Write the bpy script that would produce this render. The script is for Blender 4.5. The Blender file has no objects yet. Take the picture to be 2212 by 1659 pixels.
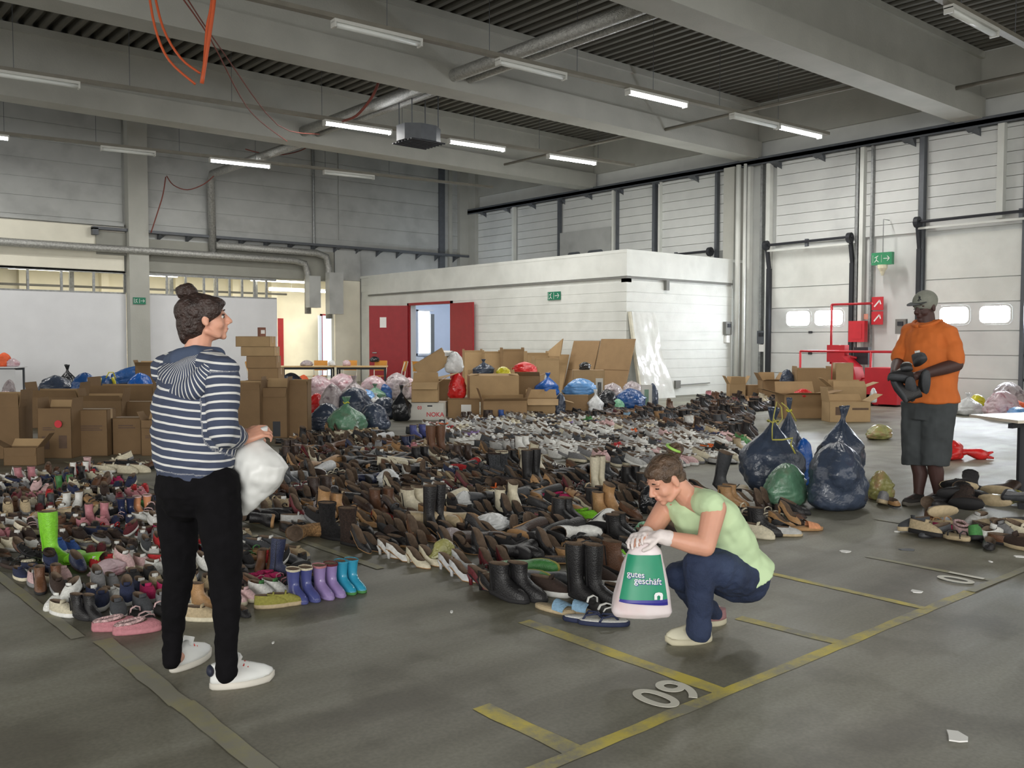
import bpy, math, random
import numpy as np
from mathutils import Vector, Matrix, Euler, noise
R = random.Random(11)
C = bpy.context.scene.collection
SC = bpy.context.scene
# ------------------------------------------------------------------ camera, light, exposure
CAMH = 1.42
cd = bpy.data.cameras.new('camera'); cam = bpy.data.objects.new('camera', cd); C.objects.link(cam)
cd.sensor_width = 36; cd.lens = 36*1960/2212; cd.clip_end = 200
RT = Vector((0.76069916, -0.64910379, 0.00102663)); DN = Vector((-0.0294758, -0.03612323, -0.99891255)); FW = Vector((0.64843501, 0.75984168, -0.04661176))
cam.matrix_world = Matrix(((RT.x, -DN.x, -FW.x, 0), (RT.y, -DN.y, -FW.y, 0), (RT.z, -DN.z, -FW.z, CAMH), (0, 0, 0, 1)))
SC.camera = cam
SC.view_settings.view_transform = 'Standard'; SC.view_settings.look = 'None'; SC.view_settings.gamma = 1
SC.view_settings.use_curve_mapping = False
SC.view_settings.exposure = 0.42
w = bpy.data.worlds.new('daylight'); SC.world = w; w.use_nodes = True
w.node_tree.nodes['Background'].inputs[0].default_value = (1.0, 0.98, 0.93, 1)
w.node_tree.nodes['Background'].inputs[1].default_value = 1.15
def area(name, loc, to, sx, sy, power, col=(1, 1, 1)):
    l = bpy.data.lights.new(name, 'AREA'); l.shape = 'RECTANGLE'; l.size = sx; l.size_y = sy; l.energy = power; l.color = col
    o = bpy.data.objects.new(name, l); C.objects.link(o); o.location = loc
    o.rotation_euler = (Vector(to)-Vector(loc)).to_track_quat('-Z', 'Y').to_euler(); return o
area('fill_behind_camera', (-9, -7, 3.2), (8, 10, 1.0), 9, 5, 900, (1.0, 0.99, 0.95))  # unseen broad fill light, added behind the camera to brighten the hall
area('box_room_daylight', (19.3, 25.2, 3.5), (19.6, 26.4, 0), 2.5, 2.5, 95, (0.78, 0.86, 1.0))
area('far_room_light', (12, 31, 3.9), (12, 31, 0), 12, 1.5, 620, (1.0, 0.93, 0.78))
area('far_room_light', (18.6, 31, 3.9), (18.6, 31, 0), 2.5, 2.5, 130, (1.0, 0.93, 0.8))
# unproject helpers: a pixel of the 2212x1659 photograph to a point on a real surface
def ray(x, y): return RT*((x-1106)/1960) + DN*((y-829.5)/1960) + FW
def G(x, y, z=0.0): d = ray(x, y); return Vector((0, 0, CAMH)) + d*((z-CAMH)/d.z)
def PX(x, y, X): d = ray(x, y); return Vector((0, 0, CAMH)) + d*(X/d.x)
def PY(x, y, Y): d = ray(x, y); return Vector((0, 0, CAMH)) + d*(Y/d.y)
def PD(x, y, dep): d = ray(x, y); return Vector((0, 0, CAMH)) + d*dep
# ------------------------------------------------------------------ materials
MATS = {}
def lin(c):
    return tuple(((v/255)/12.92 if v/255 <= .04045 else ((v/255+.055)/1.055)**2.4) for v in c)
def mat(name, rgb, rough=0.6, var=0.12, scale=6.0, bump=0.0, bscale=30.0, metal=0.0, spec=0.5, objcol=False, emit=None, sheen=0, alpha=None, dirt=None, stretch=None, trans=0):
    """rgb is an 8-bit sRGB triple; noise varies it; objcol multiplies the object's own colour"""
    if name in MATS: return MATS[name]
    m = bpy.data.materials.new(name); m.use_nodes = True; nt = m.node_tree; N = nt.nodes; b = N['Principled BSDF']
    L = nt.links
    b.inputs['Roughness'].default_value = rough; b.inputs['Metallic'].default_value = metal
    b.inputs['Specular IOR Level'].default_value = spec
    col = lin(rgb)
    tc = N.new('ShaderNodeTexCoord'); src = tc.outputs['Object']
    if stretch:
        mp = N.new('ShaderNodeMapping'); mp.inputs['Scale'].default_value = stretch; L.new(src, mp.inputs[0]); src = mp.outputs[0]
    out = None
    if objcol:
        oi = N.new('ShaderNodeObjectInfo'); out = oi.outputs['Color']
    else:
        rg = N.new('ShaderNodeRGB'); rg.outputs[0].default_value = (*col, 1); out = rg.outputs[0]
    if var:
        nz = N.new('ShaderNodeTexNoise'); nz.inputs['Scale'].default_value = scale; nz.inputs['Detail'].default_value = 4; L.new(src, nz.inputs['Vector'])
        mr = N.new('ShaderNodeMapRange'); mr.inputs[1].default_value = .3; mr.inputs[2].default_value = .7; mr.inputs[3].default_value = 1-var; mr.inputs[4].default_value = 1+var
        L.new(nz.outputs[0], mr.inputs[0])
        mx = N.new('ShaderNodeVectorMath'); mx.operation = 'SCALE'; L.new(out, mx.inputs[0]); L.new(mr.outputs[0], mx.inputs['Scale']); out = mx.outputs[0]
    if dirt:
        nz2 = N.new('ShaderNodeTexNoise'); nz2.inputs['Scale'].default_value = dirt[1]; nz2.inputs['Detail'].default_value = 6; L.new(src, nz2.inputs['Vector'])
        m2 = N.new('ShaderNodeMapRange'); m2.inputs[1].default_value = .52; m2.inputs[2].default_value = .72; m2.inputs[4].default_value = dirt[2]; L.new(nz2.outputs[0], m2.inputs[0])
        mc = N.new('ShaderNodeMix'); mc.data_type = 'RGBA'; L.new(m2.outputs[0], mc.inputs[0]); L.new(out, mc.inputs[6]); mc.inputs[7].default_value = (*lin(dirt[0]), 1); out = mc.outputs[2]
    L.new(out, b.inputs['Base Color'])
    if bump:
        nb = N.new('ShaderNodeTexNoise'); nb.inputs['Scale'].default_value = bscale; nb.inputs['Detail'].default_value = 3; L.new(src, nb.inputs['Vector'])
        bp = N.new('ShaderNodeBump'); bp.inputs['Strength'].default_value = bump; bp.inputs['Distance'].default_value = .02; L.new(nb.outputs[0], bp.inputs['Height']); L.new(bp.outputs[0], b.inputs['Normal'])
    if emit:
        b.inputs['Emission Color'].default_value = (*lin(emit[0]), 1); b.inputs['Emission Strength'].default_value = emit[1]
    if sheen: b.inputs['Sheen Weight'].default_value = sheen
    if alpha is not None: b.inputs['Alpha'].default_value = alpha
    if trans: b.inputs['Transmission Weight'].default_value = trans
    MATS[name] = m; return m
M_white = mat('painted_blockwork', (222, 224, 219), .6, .05, 3, .15, 60, dirt=((190, 192, 186), 1.5, .5))
M_upper = mat('grey_wall_sheet', (178, 180, 178), .55, .06, 2, dirt=((140, 140, 138), 1.2, .5))
M_panelw = mat('white_wall_panel', (214, 216, 214), .5, .05, 2, dirt=((170, 172, 172), 1.0, .5))
M_conc = mat('pale_concrete', (176, 176, 169), .8, .07, 1.5, .2, 25)
M_deck = mat('corrugated_deck_paint', (102, 100, 93), .6, .08, 3)
M_steel = mat('galvanised_steel', (150, 152, 152), .42, .2, 14, .3, 40, metal=.7)
M_dsteel = mat('dark_painted_steel', (88, 92, 98), .5, .1, 8)
M_dark = mat('black_rubber', (38, 40, 46), .6, .1, 8)
M_trunk = mat('lamp_trunking', (122, 118, 108), .5, .1, 5)
M_lampbody = mat('lamp_body_white', (205, 205, 200), .4, .04, 5)
M_tube = mat('lit_tube', (255, 255, 255), .4, 0, emit=((250, 252, 255), 16.0))
M_tubeoff = mat('unlit_diffuser', (225, 228, 225), .3, .03, 5)
M_red = mat('red_paint', (152, 36, 42), .45, .08, 6)
M_redbox = mat('red_signal_paint', (200, 40, 52), .4, .06, 6)
M_cream = mat('cream_wall_paint', (232, 228, 212), .7, .05, 2)
M_part = mat('light_grey_partition', (224, 225, 228), .6, .03, 2)
M_green = mat('green_sign', (28, 120, 90), .5, .05, 5)
M_winlit = mat('daylit_window', (255, 255, 255), .3, 0, emit=((240, 247, 255), 55.0))
M_winhot = mat('daylit_window_near_room', (255, 255, 255), .3, 0, emit=((240, 247, 255), 50.0))
M_winsoft = mat('daylit_window_far', (255, 255, 255), .3, 0, emit=((235, 244, 255), 4.5))
M_paper = mat('white_paper', (235, 235, 232), .7, .02, 5)
M_plasticw = mat('grey_plastic', (120, 120, 116), .5, .05, 5)
# ------------------------------------------------------------------ mesh builder
class MB:
    def __init__(s): s.v = []; s.f = []; s.mi = []
    def add(s, vs, fs, mi=0):
        n = len(s.v); s.v += [tuple(v) for v in vs]; s.f += [tuple(i+n for i in f) for f in fs]; s.mi += [mi]*len(fs); return s
    def box(s, a, b, M=None, mi=0):
        x0, y0, z0 = a; x1, y1, z1 = b
        vs = [Vector(p) for p in ((x0, y0, z0), (x1, y0, z0), (x1, y1, z0), (x0, y1, z0), (x0, y0, z1), (x1, y0, z1), (x1, y1, z1), (x0, y1, z1))]
        if M is not None: vs = [M @ v for v in vs]
        return s.add(vs, ((0, 3, 2, 1), (4, 5, 6, 7), (0, 1, 5, 4), (1, 2, 6, 5), (2, 3, 7, 6), (3, 0, 4, 7)), mi)
    def bar(s, p, q, w, h=None, up=(0, 0, 1), mi=0):
        p = Vector(p); q = Vector(q); d = (q-p); L = d.length; d.normalize(); h = h or w
        u = Vector(up); 
        if abs(d.dot(u)) > .98: u = Vector((1, 0, 0))
        sd = d.cross(u).normalized(); u = sd.cross(d)
        M = Matrix(((d.x, sd.x, u.x, p.x), (d.y, sd.y, u.y, p.y), (d.z, sd.z, u.z, p.z), (0, 0, 0, 1)))
        return s.box((0, -w/2, -h/2), (L, w/2, h/2), M, mi)
    def loft(s, rings, caps=(True, True), mi=0, closed=True):
        n = len(rings[0]); base = len(s.v); 
        for r in rings: s.v += [tuple(p) for p in r]
        for k in range(len(rings)-1):
            for i in range(n if closed else n-1):
                j = (i+1) % n; a = base+k*n; b = a+n
                s.f.append((a+i, a+j, b+j, b+i)); s.mi.append(mi)
        if caps[0]: s.f.append(tuple(base+i for i in reversed(range(n)))); s.mi.append(mi)
        if caps[1]: s.f.append(tuple(base+(len(rings)-1)*n+i for i in range(n))); s.mi.append(mi)
        return s
    def tube(s, pts, r, n=8, caps=True, mi=0, flat=1.0):
        pts = [Vector(p) for p in pts]; rs = r if isinstance(r, (list, tuple)) else [r]*len(pts)
        rings = []; up = None
        for i, p in enumerate(pts):
            d = (pts[min(i+1, len(pts)-1)]-pts[max(i-1, 0)]).normalized()
            if up is None: up = Vector((0, 0, 1)) if abs(d.z) < .9 else Vector((1, 0, 0))
            a = d.cross(up).normalized(); up = a.cross(d).normalized()
            rings.append([p+a*rs[i]*math.cos(2*math.pi*k/n)+up*rs[i]*flat*math.sin(2*math.pi*k/n) for k in range(n)])
        return s.loft(rings, (caps, caps), mi)
    def lathe(s, prof, c=(0, 0, 0), n=16, mi=0):
        return s.loft([[(c[0]+r*math.cos(2*math.pi*k/n), c[1]+r*math.sin(2*math.pi*k/n), c[2]+z) for k in range(n)] for r, z in prof], (True, True), mi)
    def ell(s, c, r, M=None, n=10, m=7, mi=0):
        rings = []
        for i in range(m+1):
            t = math.pi*i/m; t = min(max(t, .08), math.pi-.08)
            rings.append([Vector((r[0]*math.sin(t)*math.cos(2*math.pi*k/n), r[1]*math.sin(t)*math.sin(2*math.pi*k/n), -r[2]*math.cos(t))) for k in range(n)])
        c = Vector(c)
        rings = [[(M @ p if M is not None else p)+c for p in q] for q in rings]
        return s.loft(rings, (True, True), mi)
    def mesh(s, name, mats, smooth=False):
        me = bpy.data.meshes.new(name); me.from_pydata(s.v, [], s.f)
        for m in (mats if isinstance(mats, (list, tuple)) else [mats]): me.materials.append(m)
        if any(s.mi): me.polygons.foreach_set('material_index', s.mi)
        if smooth: me.polygons.foreach_set('use_smooth', [True]*len(me.polygons))
        me.update(); return me
    def build(s, name, mats, parent=None, smooth=False, loc=None, rz=0):
        o = bpy.data.objects.new(name, s.mesh(name, mats, smooth)); C.objects.link(o)
        if parent is not None: o.parent = parent
        if loc is not None: o.location = loc
        if rz: o.rotation_euler.z = rz
        return o
def B(*boxes):
    m = MB()
    for b in boxes: m.box(*b)
    return m
def struct(o, label=None):
    o['kind'] = 'structure'
    if label: o['label'] = label
    return o
def tag(o, label, cat, group=None):
    o['label'] = label; o['category'] = cat
    if group: o['group'] = group
    return o
def thing(name, loc, label, cat, rz=0, group=None):
    o = bpy.data.objects.new(name, None); C.objects.link(o); o.empty_display_size = .1
    o.location = loc; o.rotation_euler.z = rz; return tag(o, label, cat, group)
def mkobj(name, me, parent=None, loc=None, rot=None, color=None):
    o = bpy.data.objects.new(name, me); C.objects.link(o)
    if parent is not None: o.parent = parent
    if loc is not None: o.location = loc
    if rot is not None: o.rotation_euler = rot
    if color is not None: o.color = color
    return o
# ------------------------------------------------------------------ floor
def floor_mat():
    m = bpy.data.materials.new('worn_concrete_floor'); m.use_nodes = True; nt = m.node_tree; N = nt.nodes; L = nt.links; b = N['Principled BSDF']
    tc = N.new('ShaderNodeTexCoord')
    def nz(sc, det, st=(1, 1, 1), rot=0):
        mp = N.new('ShaderNodeMapping'); mp.inputs['Scale'].default_value = st; mp.inputs['Rotation'].default_value = (0, 0, rot); L.new(tc.outputs['Object'], mp.inputs[0])
        n = N.new('ShaderNodeTexNoise'); n.inputs['Scale'].default_value = sc; n.inputs['Detail'].default_value = det; L.new(mp.outputs[0], n.inputs['Vector']); return n.outputs[0]
    def ramp(s, lo, hi, c0, c1):
        r = N.new('ShaderNodeValToRGB'); r.color_ramp.elements[0].position = lo; r.color_ramp.elements[1].position = hi
        r.color_ramp.elements[0].color = (*lin(c0), 1); r.color_ramp.elements[1].color = (*lin(c1), 1); L.new(s, r.inputs[0]); return r.outputs[0]
    def mul(a, bb, f=1):
        x = N.new('ShaderNodeMix'); x.data_type = 'RGBA'; x.blend_type = 'MULTIPLY'; x.inputs[0].default_value = f; L.new(a, x.inputs[6]); L.new(bb, x.inputs[7]); return x.outputs[2]
    c = ramp(nz(.55, 5), .3, .7, (132, 130, 119), (154, 153, 136))
    c = mul(c, ramp(nz(.9, 6, (.35, 3.2, 1), .35), .42, .62, (218, 216, 212), (255, 255, 255)))
    c = mul(c, ramp(nz(2.2, 6), .38, .5, (222, 220, 214), (255, 255, 255)))
    c = mul(c, ramp(nz(60, 2), .3, .7, (228, 228, 228), (255, 255, 255)))
    c = mul(c, ramp(nz(.32, 3, (1, 1, 1)), .36, .5, (214, 212, 206), (255, 255, 255)))
    L.new(c, b.inputs['Base Color'])
    r = N.new('ShaderNodeMapRange'); r.inputs[3].default_value = .38; r.inputs[4].default_value = .62; L.new(nz(1.4, 4), r.inputs[0]); L.new(r.outputs[0], b.inputs['Roughness'])
    bp = N.new('ShaderNodeBump'); bp.inputs['Strength'].default_value = .08; L.new(nz(45, 3), bp.inputs['Height']); L.new(bp.outputs[0], b.inputs['Normal'])
    return m
floor = struct(B(((-14, -14, -.3), (21.9, 36, 0))).build('floor', floor_mat()))
def paint_mat(name, rgb, lo, hi):
    m = bpy.data.materials.new(name); m.use_nodes = True; nt = m.node_tree; N = nt.nodes; L = nt.links; b = N['Principled BSDF']
    tc = N.new('ShaderNodeTexCoord'); n = N.new('ShaderNodeTexNoise'); n.inputs['Scale'].default_value = 3.1; n.inputs['Detail'].default_value = 9; n.inputs['Roughness'].default_value = .72; L.new(tc.outputs['Object'], n.inputs['Vector'])
    r = N.new('ShaderNodeValToRGB'); r.color_ramp.elements[0].position = lo; r.color_ramp.elements[1].position = hi
    r.color_ramp.elements[0].color = (*lin((138, 136, 122)), 1); r.color_ramp.elements[1].color = (*lin(rgb), 1); L.new(n.outputs[0], r.inputs[0]); L.new(r.outputs[0], b.inputs['Base Color']); b.inputs['Roughness'].default_value = .6
    return m
M_yel = paint_mat('worn_yellow_paint', (204, 188, 84), .39, .60)
M_yel2 = paint_mat('faded_yellow_paint', (158, 152, 98), .46, .74)
M_wpaint = paint_mat('white_floor_paint', (214, 212, 200), .30, .42)
LZ = [.0012]
def line(x0, y0, x1, y1, w=.07, m=None, label=None):
    mb = MB(); n = max(2, int(math.hypot(x1-x0, y1-y0)/.12)); d = Vector((x1-x0, y1-y0)).normalized(); s = Vector((-d.y, d.x))
    P0, P1 = [], []
    for i in range(n+1):
        t = i/n; c = Vector((x0, y0)).lerp(Vector((x1, y1)), t); a = w/2*(1+R.uniform(-.12, .12)); b2 = w/2*(1+R.uniform(-.12, .12))
        P0.append(c+s*a); P1.append(c-s*b2)
    LZ[0] += .00025; vs = [(p.x, p.y, LZ[0]) for p in P0]+[(p.x, p.y, LZ[0]) for p in P1]
    mb.add(vs, [(i, n+1+i, n+2+i, i+1) for i in range(n)])
    o = mb.build('painted_line', m or M_yel, floor); o['label'] = label or 'worn yellow painted bay line'
    return o
line(1.75, 2.19, 5.3, 2.19, .065, M_yel)
for x in (3.0,): line(x, 2.22, x, 3.42, .085, M_yel)
line(2.17, 2.22, 2.16, 2.72, .085, M_yel); line(3.92, 2.22, 3.88, 2.75, .075, M_yel)
line(4.78, 2.2, 4.78, 3.3, .055, M_yel); line(5.65, 2.2, 5.65, 3.0, .055, M_yel2)
line(1.29, 2.55, 1.29, 3.5, .085, M_yel2); line(1.28, 3.5, 1.28, 4.5, .085, M_yel2); line(1.2, 4.6, 1.16, 6.3, .06, M_yel2); line(3.02, 4.8, 3.02, 9.9, .06, M_yel2)
line(2.9, 9.6, 2.9, 11.5, .05, M_yel2)
line(6.9, 2.6, 6.9, 3.6, .05, M_yel2); line(5.3, 2.19, 6.5, 2.19, .05, M_yel2)
def number(txt, x, y, size, sx=1.0):
    cu = bpy.data.curves.new('number', 'FONT'); cu.body = txt; cu.size = size; cu.align_x = 'CENTER'; cu.align_y = 'CENTER'; cu.extrude = .0008; cu.space_character = 1.05
    cu.offset = 0.004
    o = bpy.data.objects.new('tmp', cu); C.objects.link(o)
    dg = bpy.context.evaluated_depsgraph_get(); me = bpy.data.meshes.new_from_object(o.evaluated_get(dg)); bpy.data.objects.remove(o)
    me.materials.clear(); me.materials.append(M_wpaint)
    q = mkobj('painted_number', me, floor, (x, y, .006)); q.scale = (sx, 1, 1); q['label'] = 'white painted bay number '+txt; return q
g9 = G(1447, 1503); number('09', g9.x, g9.y, .29, .95)
g1 = G(2080, 1250); number('01', g1.x, g1.y, .29, .95)
# ------------------------------------------------------------------ walls, deck and beams
XD, YB = 21.72, 28.12
XB, YX = 16.88, 15.39
def deck():
    mb = MB(); p = .28; x = -14.0; prof = []
    while x < 21.8:
        prof += [(x, 8.0), (x+.10, 8.0), (x+.13, 8.13), (x+.25, 8.13)]; x += p
    n = len(prof); vs = [(a, -6, z) for a, z in prof]+[(a, 28.3, z) for a, z in prof]
    mb.add(vs, [(i, i+1, n+1+i, n+i) for i in range(n-1)]); return mb
struct(deck().build('ceiling', M_deck), 'dark corrugated metal roof deck')
for k, (y0, y1) in enumerate(((-3.2, -2.6), (2.8, 3.4), (8.9, 9.5), (14.82, 15.42), (21.18, 21.78))):
    mb = B(((-14, y0, 6.48), (21.72, y1, 6.95)), ((-14, y0+.12, 6.95), (21.72, y1-.12, 7.85)), ((-14, y0+.04, 7.85), (21.72, y1-.04, 8.0)))
    o = mb.build('ceiling_beam', M_conc); struct(o, 'pale concrete roof beam')
# right (loading dock) wall
W = struct(B(((XD+.12, -6, 0), (XD+.3, 28.4, 8.1))).build('wall_right', M_panelw), 'loading dock wall')
def dock_ribs(y0, y1, z0, z1):
    z = z0
    while z < z1-.05:
        h = min(.27, z1-z); B(((XD+.04, y0, z+.012), (XD+.121, y1, z+h))).build('panel', M_panelw, W); z += .27
for y0, y1 in ((8.0, 10.2), (10.42, 11.75), (12.05, 14.35), (16.1, 18.5), (18.75, 20.3), (20.5, 22.8), (23.0, 25.2), (25.4, 27.7), (5.6, 7.9)):
    dock_ribs(y0, y1, 4.05, 6.3)
B(((XD+.02, 5, 6.95), (XD+.12, 28.1, 8.0))).build('panel', M_conc, W)
struct(B(((XD-.16, 5, 6.34), (XD+.1, 28.1, 6.44)), ((XD-.16, 5, 6.30), (XD-.13, 28.1, 6.5))).build('trim_1', M_dsteel), 'steel rail along the top of the loading doors')
mb = MB()
for y in (7.7, 9.0, 10.5, 12.9, 14.2, 17.0, 18.4, 20.0, 21.4, 22.7, 24.2, 25.6, 27.0):
    mb.add([(XD-.16, y, 6.3), (XD+.1, y, 6.3), (XD+.1, y, 6.06), (XD-.16, y+.28, 6.3), (XD+.1, y+.28, 6.3), (XD+.1, y+.28, 6.22)], [(0, 1, 2), (3, 5, 4), (0, 2, 5, 3), (1, 4, 5, 2), (0, 3, 4, 1)])
mb.build('bracket', M_dsteel, W)['kind'] = 'stuff'
# columns on the right wall
def column(x0, y0, x1, y1, z0, z1, m=M_conc, lab='pale concrete column'):
    return struct(B(((x0, y0, z0), (x1, y1, z1))).build('column', m), lab)
column(XD-.45, 15.39, XD+.1, 15.75, 0, 6.3); column(XD-.12, 27.5, XD+.1, 28.1, 0, 8)
for y, w2, m in ((15.15, .09, M_white), (14.75, .07, M_steel), (14.52, .12, M_white), (11.93, .07, M_steel), (11.80, .10, M_white), (11.55, .05, M_steel), (10.28, .11, M_dsteel), (18.62, .1, M_dsteel), (18.42, .06, M_white), (16.28, .08, M_dsteel),
                 (20.35, .08, M_white), (20.2, .05, M_dsteel), (22.9, .08, M_dsteel), (25.3, .10, M_white), (8.5, .141, M_white), (7.98, .08, M_dsteel)):
    o = B(((XD-.05-w2*.6, y-w2/2, 4.2 if w2 == .141 else (0 if y < 15.3 else 3.7)), (XD+.04, y+w2/2, 6.32))).build('upright', m, W)
# loading doors (z 0 - 4), window pairs with rounded ends
def rrect(y0, y1, z0, z1, x, r, n=6):
    pts = []
    for cy, cz, a0 in ((y1-r, z1-r, 0), (y0+r, z1-r, 90), (y0+r, z0+r, 180), (y1-r, z0+r, 270)):
        for i in range(n+1): a = math.radians(a0+90*i/n); pts.append((x, cy+r*math.cos(a), cz+r*math.sin(a)))
    return pts
def dock_door(y0, y1, wins, n, label):
    d = struct(B(((XD+.06, y0, 0), (XD+.12, y1, 3.95))).build('door_%d' % n, M_panelw), label)
    zs = [0, .58, 1.12, 1.68, 2.34, 2.9, 3.95]
    for a, b in zip(zs, zs[1:]):
        B(((XD+.0, y0+.02, a+.01), (XD+.07, y1-.02, b-.012))).build('panel', M_panelw if b < 2.9 else M_white, d)
    for (a, b) in wins:
        fr = MB().loft([rrect(a-.04, b+.04, 1.82, 2.28, XD-.001, .13), rrect(a-.04, b+.04, 1.82, 2.28, XD-.02, .13), rrect(a, b, 1.86, 2.24, XD-.02, .11)], (False, False)).build('window_frame', M_panelw, d)
        MB().loft([rrect(a, b, 1.86, 2.24, XD-.005, .11), rrect(a, b, 1.86, 2.24, XD-.012, .11)]).build('window_pane', M_winhot if n == 1 else M_winlit, d)
    for z in (.58, 1.12, 1.68):
        for y in ((y0+y1)/2,): B(((XD-.03, y-.05, z-.03), (XD+.01, y+.05, z+.03))).build('hinge', M_dark, d)
    return d
dock_door(12.0, 14.45, [(13.25, 13.95), (12.3, 13.1)], 1, 'sectional loading door with two bright windows beside the white blockwork room')
dock_door(5.6, 10.2, [(9.16, 9.82), (8.25, 8.91), (7.3, 7.95)], 2, 'sectional loading door behind the man in the orange shirt')
def door_gear(y0, y1, z, rails=True, zb=3.7, label='dark door track with spring shaft above a loading door'):
    t = struct(B(((XD-.24, y0+.02, z-.05), (XD-.18, y1-.02, z+.0))).build('trim_2', M_white), label)
    MB().tube([(XD-.28, y0-.1, z+.14), (XD-.28, y1+.08, z+.12)], .035, 8).build('spring_shaft', M_dark, t)
    for y in (y0, y1):
        MB().lathe([(.09, -.05), (.13, -.05), (.13, .05), (.09, .05)], (0, 0, 0), 12).build('drum', M_dark, t, loc=(XD-.28, y-.02, z+.12)).rotation_euler = (math.pi/2, 0, 0)
        if rails:
            MB().bar((XD-.09, y, 0.05), (XD-.09, y, z-.5), .1, .12).bar((XD-.09, y, z-.5), (XD-.2, y, z+.05), .08, .1).build('track', M_dark, t)
    B(((XD-.26, (y0+y1)/2-.04, z), (XD-.18, (y0+y1)/2+.04, z+.2))).build('bearing', M_dsteel, t)
    return t
door_gear(12.02, 14.47, 3.93); door_gear(5.7, 10.3, 4.15); door_gear(16.35, 18.9, 3.9, False)
# small raised door with two dark windows above the blockwork room
d = struct(B(((XD-.06, 20.45, 3.75), (XD-.0, 22.85, 5.15))).build('door_3', M_upper), 'raised grey sectional door with two small dark windows above the white room')
for a, b in ((21.85, 22.45), (20.8, 21.5)):
    MB().loft([rrect(a, b, 4.05, 4.45, XD-.06, .1), rrect(a, b, 4.05, 4.45, XD-.075, .1)]).build('window_pane', M_dsteel, d)
# back wall
Wb = struct(B(((-14, YB, 4.75), (21.9, YB+.2, 8.1)), ((8.9, YB+.0, 3.5), (21.9, YB+.2, 4.75)), ((-14, YB+.0, 3.45), (8.9, YB+.2, 4.75)), ((15.85, YB, 0), (16.9, YB+.2, 3.5)), ((16.9, YB, 0), (21.9, YB+.2, 3.5))).build('wall_back', M_upper), 'grey upper rear wall')
z = 4.95
while z < 7.9:
    B(((9.5, YB-.03, z), (16.0, YB+.01, z+.5))).build('panel', M_upper, Wb)
    B(((-6, YB-.03, z), (8.8, YB+.01, z+.5))).build('panel', M_upper, Wb); B(((16.05, YB-.03, z), (21.2, YB+.01, z+.5))).build('panel', M_upper, Wb); z += .52
B(((-14, YB-.05, 4.1), (8.85, YB+.0, 4.78))).build('panel', M_cream, Wb)['label'] = 'cream painted wall strip'
B(((9.5, YB-.1, 3.52), (15.8, YB+.0, 4.5)), ((8.02, YB-.12, 3.95), (8.86, YB-.055, 4.62))).build('lintel', mat('grey_lintel', (150, 150, 142), .7, .05, 3), Wb)
B(((-14, YB-.1, 3.5), (8.8, YB+.0, 4.02))).build('lintel', M_cream, Wb)
B(((-14, YB-.14, 4.8), (8.8, YB+.0, 4.88))).build('ledge', M_upper, Wb)
B(((15.85, YB-.06, 0), (16.86, YB, 3.55))).build('pier', M_cream, Wb)
B(((15.85, YB-.08, 3.56), (16.86, YB, 4.6))).build('pier', M_upper, Wb)
column(8.87, YB-.35, 9.44, YB, 0, 8.0)
column(20.3, YB-.12, 20.55, YB, 3.7, 8.0, M_dsteel, 'dark steel column in the far corner'); column(20.75, YB-.12, 20.9, YB, 3.7, 8.0, M_conc); column(21.2, YB-.2, 21.6, YB, 3.7, 8)
tr = struct(B(((7.9, YB-.26, 4.66), (21.6, YB-.06, 4.74)), ((7.9, YB-.26, 4.5), (8.05, YB-.02, 4.7))).build('trim_3', M_dsteel), 'dark steel rail along the rear wall')
mb = MB()
for i in range(14):
    x = 9.8+.86*i
    mb.add([(x, YB-.26, 4.66), (x, YB-.02, 4.66), (x, YB-.02, 4.44), (x+.2, YB-.26, 4.66), (x+.2, YB-.02, 4.66), (x+.2, YB-.02, 4.6)], [(0, 1, 2), (3, 5, 4), (0, 2, 5, 3), (1, 4, 5, 2), (0, 3, 4, 1)])
mb.build('bracket', M_dsteel, tr)['kind'] = 'stuff'
MB().tube([(15.05, YB-.08, 4.7), (15.05, YB-.08, 7.9)], .045, 8).build('upright', M_steel, Wb)
# partition panels and framed glazing over them
for k, (a, b) in enumerate(((-6, -1), (-1, 4), (4, 8.86), (9.46, 13.7))):
    struct(B(((a+.01, YB-.04, .0), (b-.01, YB+.06, 2.82))).build('partition_panel', M_part), 'light grey partition board')
for k, (a, b) in enumerate(((-6, 8.86), (9.46, 13.7))):
    f = struct(B(((a, YB+.0, 3.42), (b, YB+.08, 3.49)), ((a, YB, 2.82), (b, YB+.08, 2.87))).build('window_%d' % (k+1), M_steel), 'row of interior window frames above the partition')
    x = a+.05
    while x < b:
        B(((x-.03, YB+.0, 2.87), (x+.03, YB+.07, 3.42))).build('mullion', M_steel, f); x += .87 if b < 9 else (.58 if x < 11 else .42)
# far room
Wf = struct(B(((-6, 34.0, 0), (21.9, 34.2, 4.2))).build('wall_far', M_cream), 'cream wall of the far room')
struct(B(((-6, YB+.2, 4.2), (21.9, 34.2, 4.3))).build('ceiling_far', mat('far_room_ceiling', (170, 165, 140), .8)))
struct(B(((21.7, YB+.2, 0), (21.9, 34, 4.2))).build('wall_far_right', M_cream)); struct(B(((-6.2, YB+.2, 0), (-6, 34.2, 4.2))).build('wall_far_left', M_cream))
for x in (7.2, 9.8, 12.4, 14.6, 16.2):
    B(((x, 33.7, 0), (x+.25, 33.99, 4.15))).build('pier', M_cream, Wf)
B(((-6, 31.0, 3.75), (21.6, 31.25, 4.19))).build('beam', M_conc, Wf)
for x in (7.7, 10.7, 12.2, 13.6):
    B(((x, 29.6, 2.9), (x+.12, 29.7, 4.19))).build('duct_hanger', M_steel, Wf)
MB().tube([(5, 30.0, 3.1), (15, 30.0, 3.1)], .04, 6).build('conduit', M_plasticw, Wf)
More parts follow.
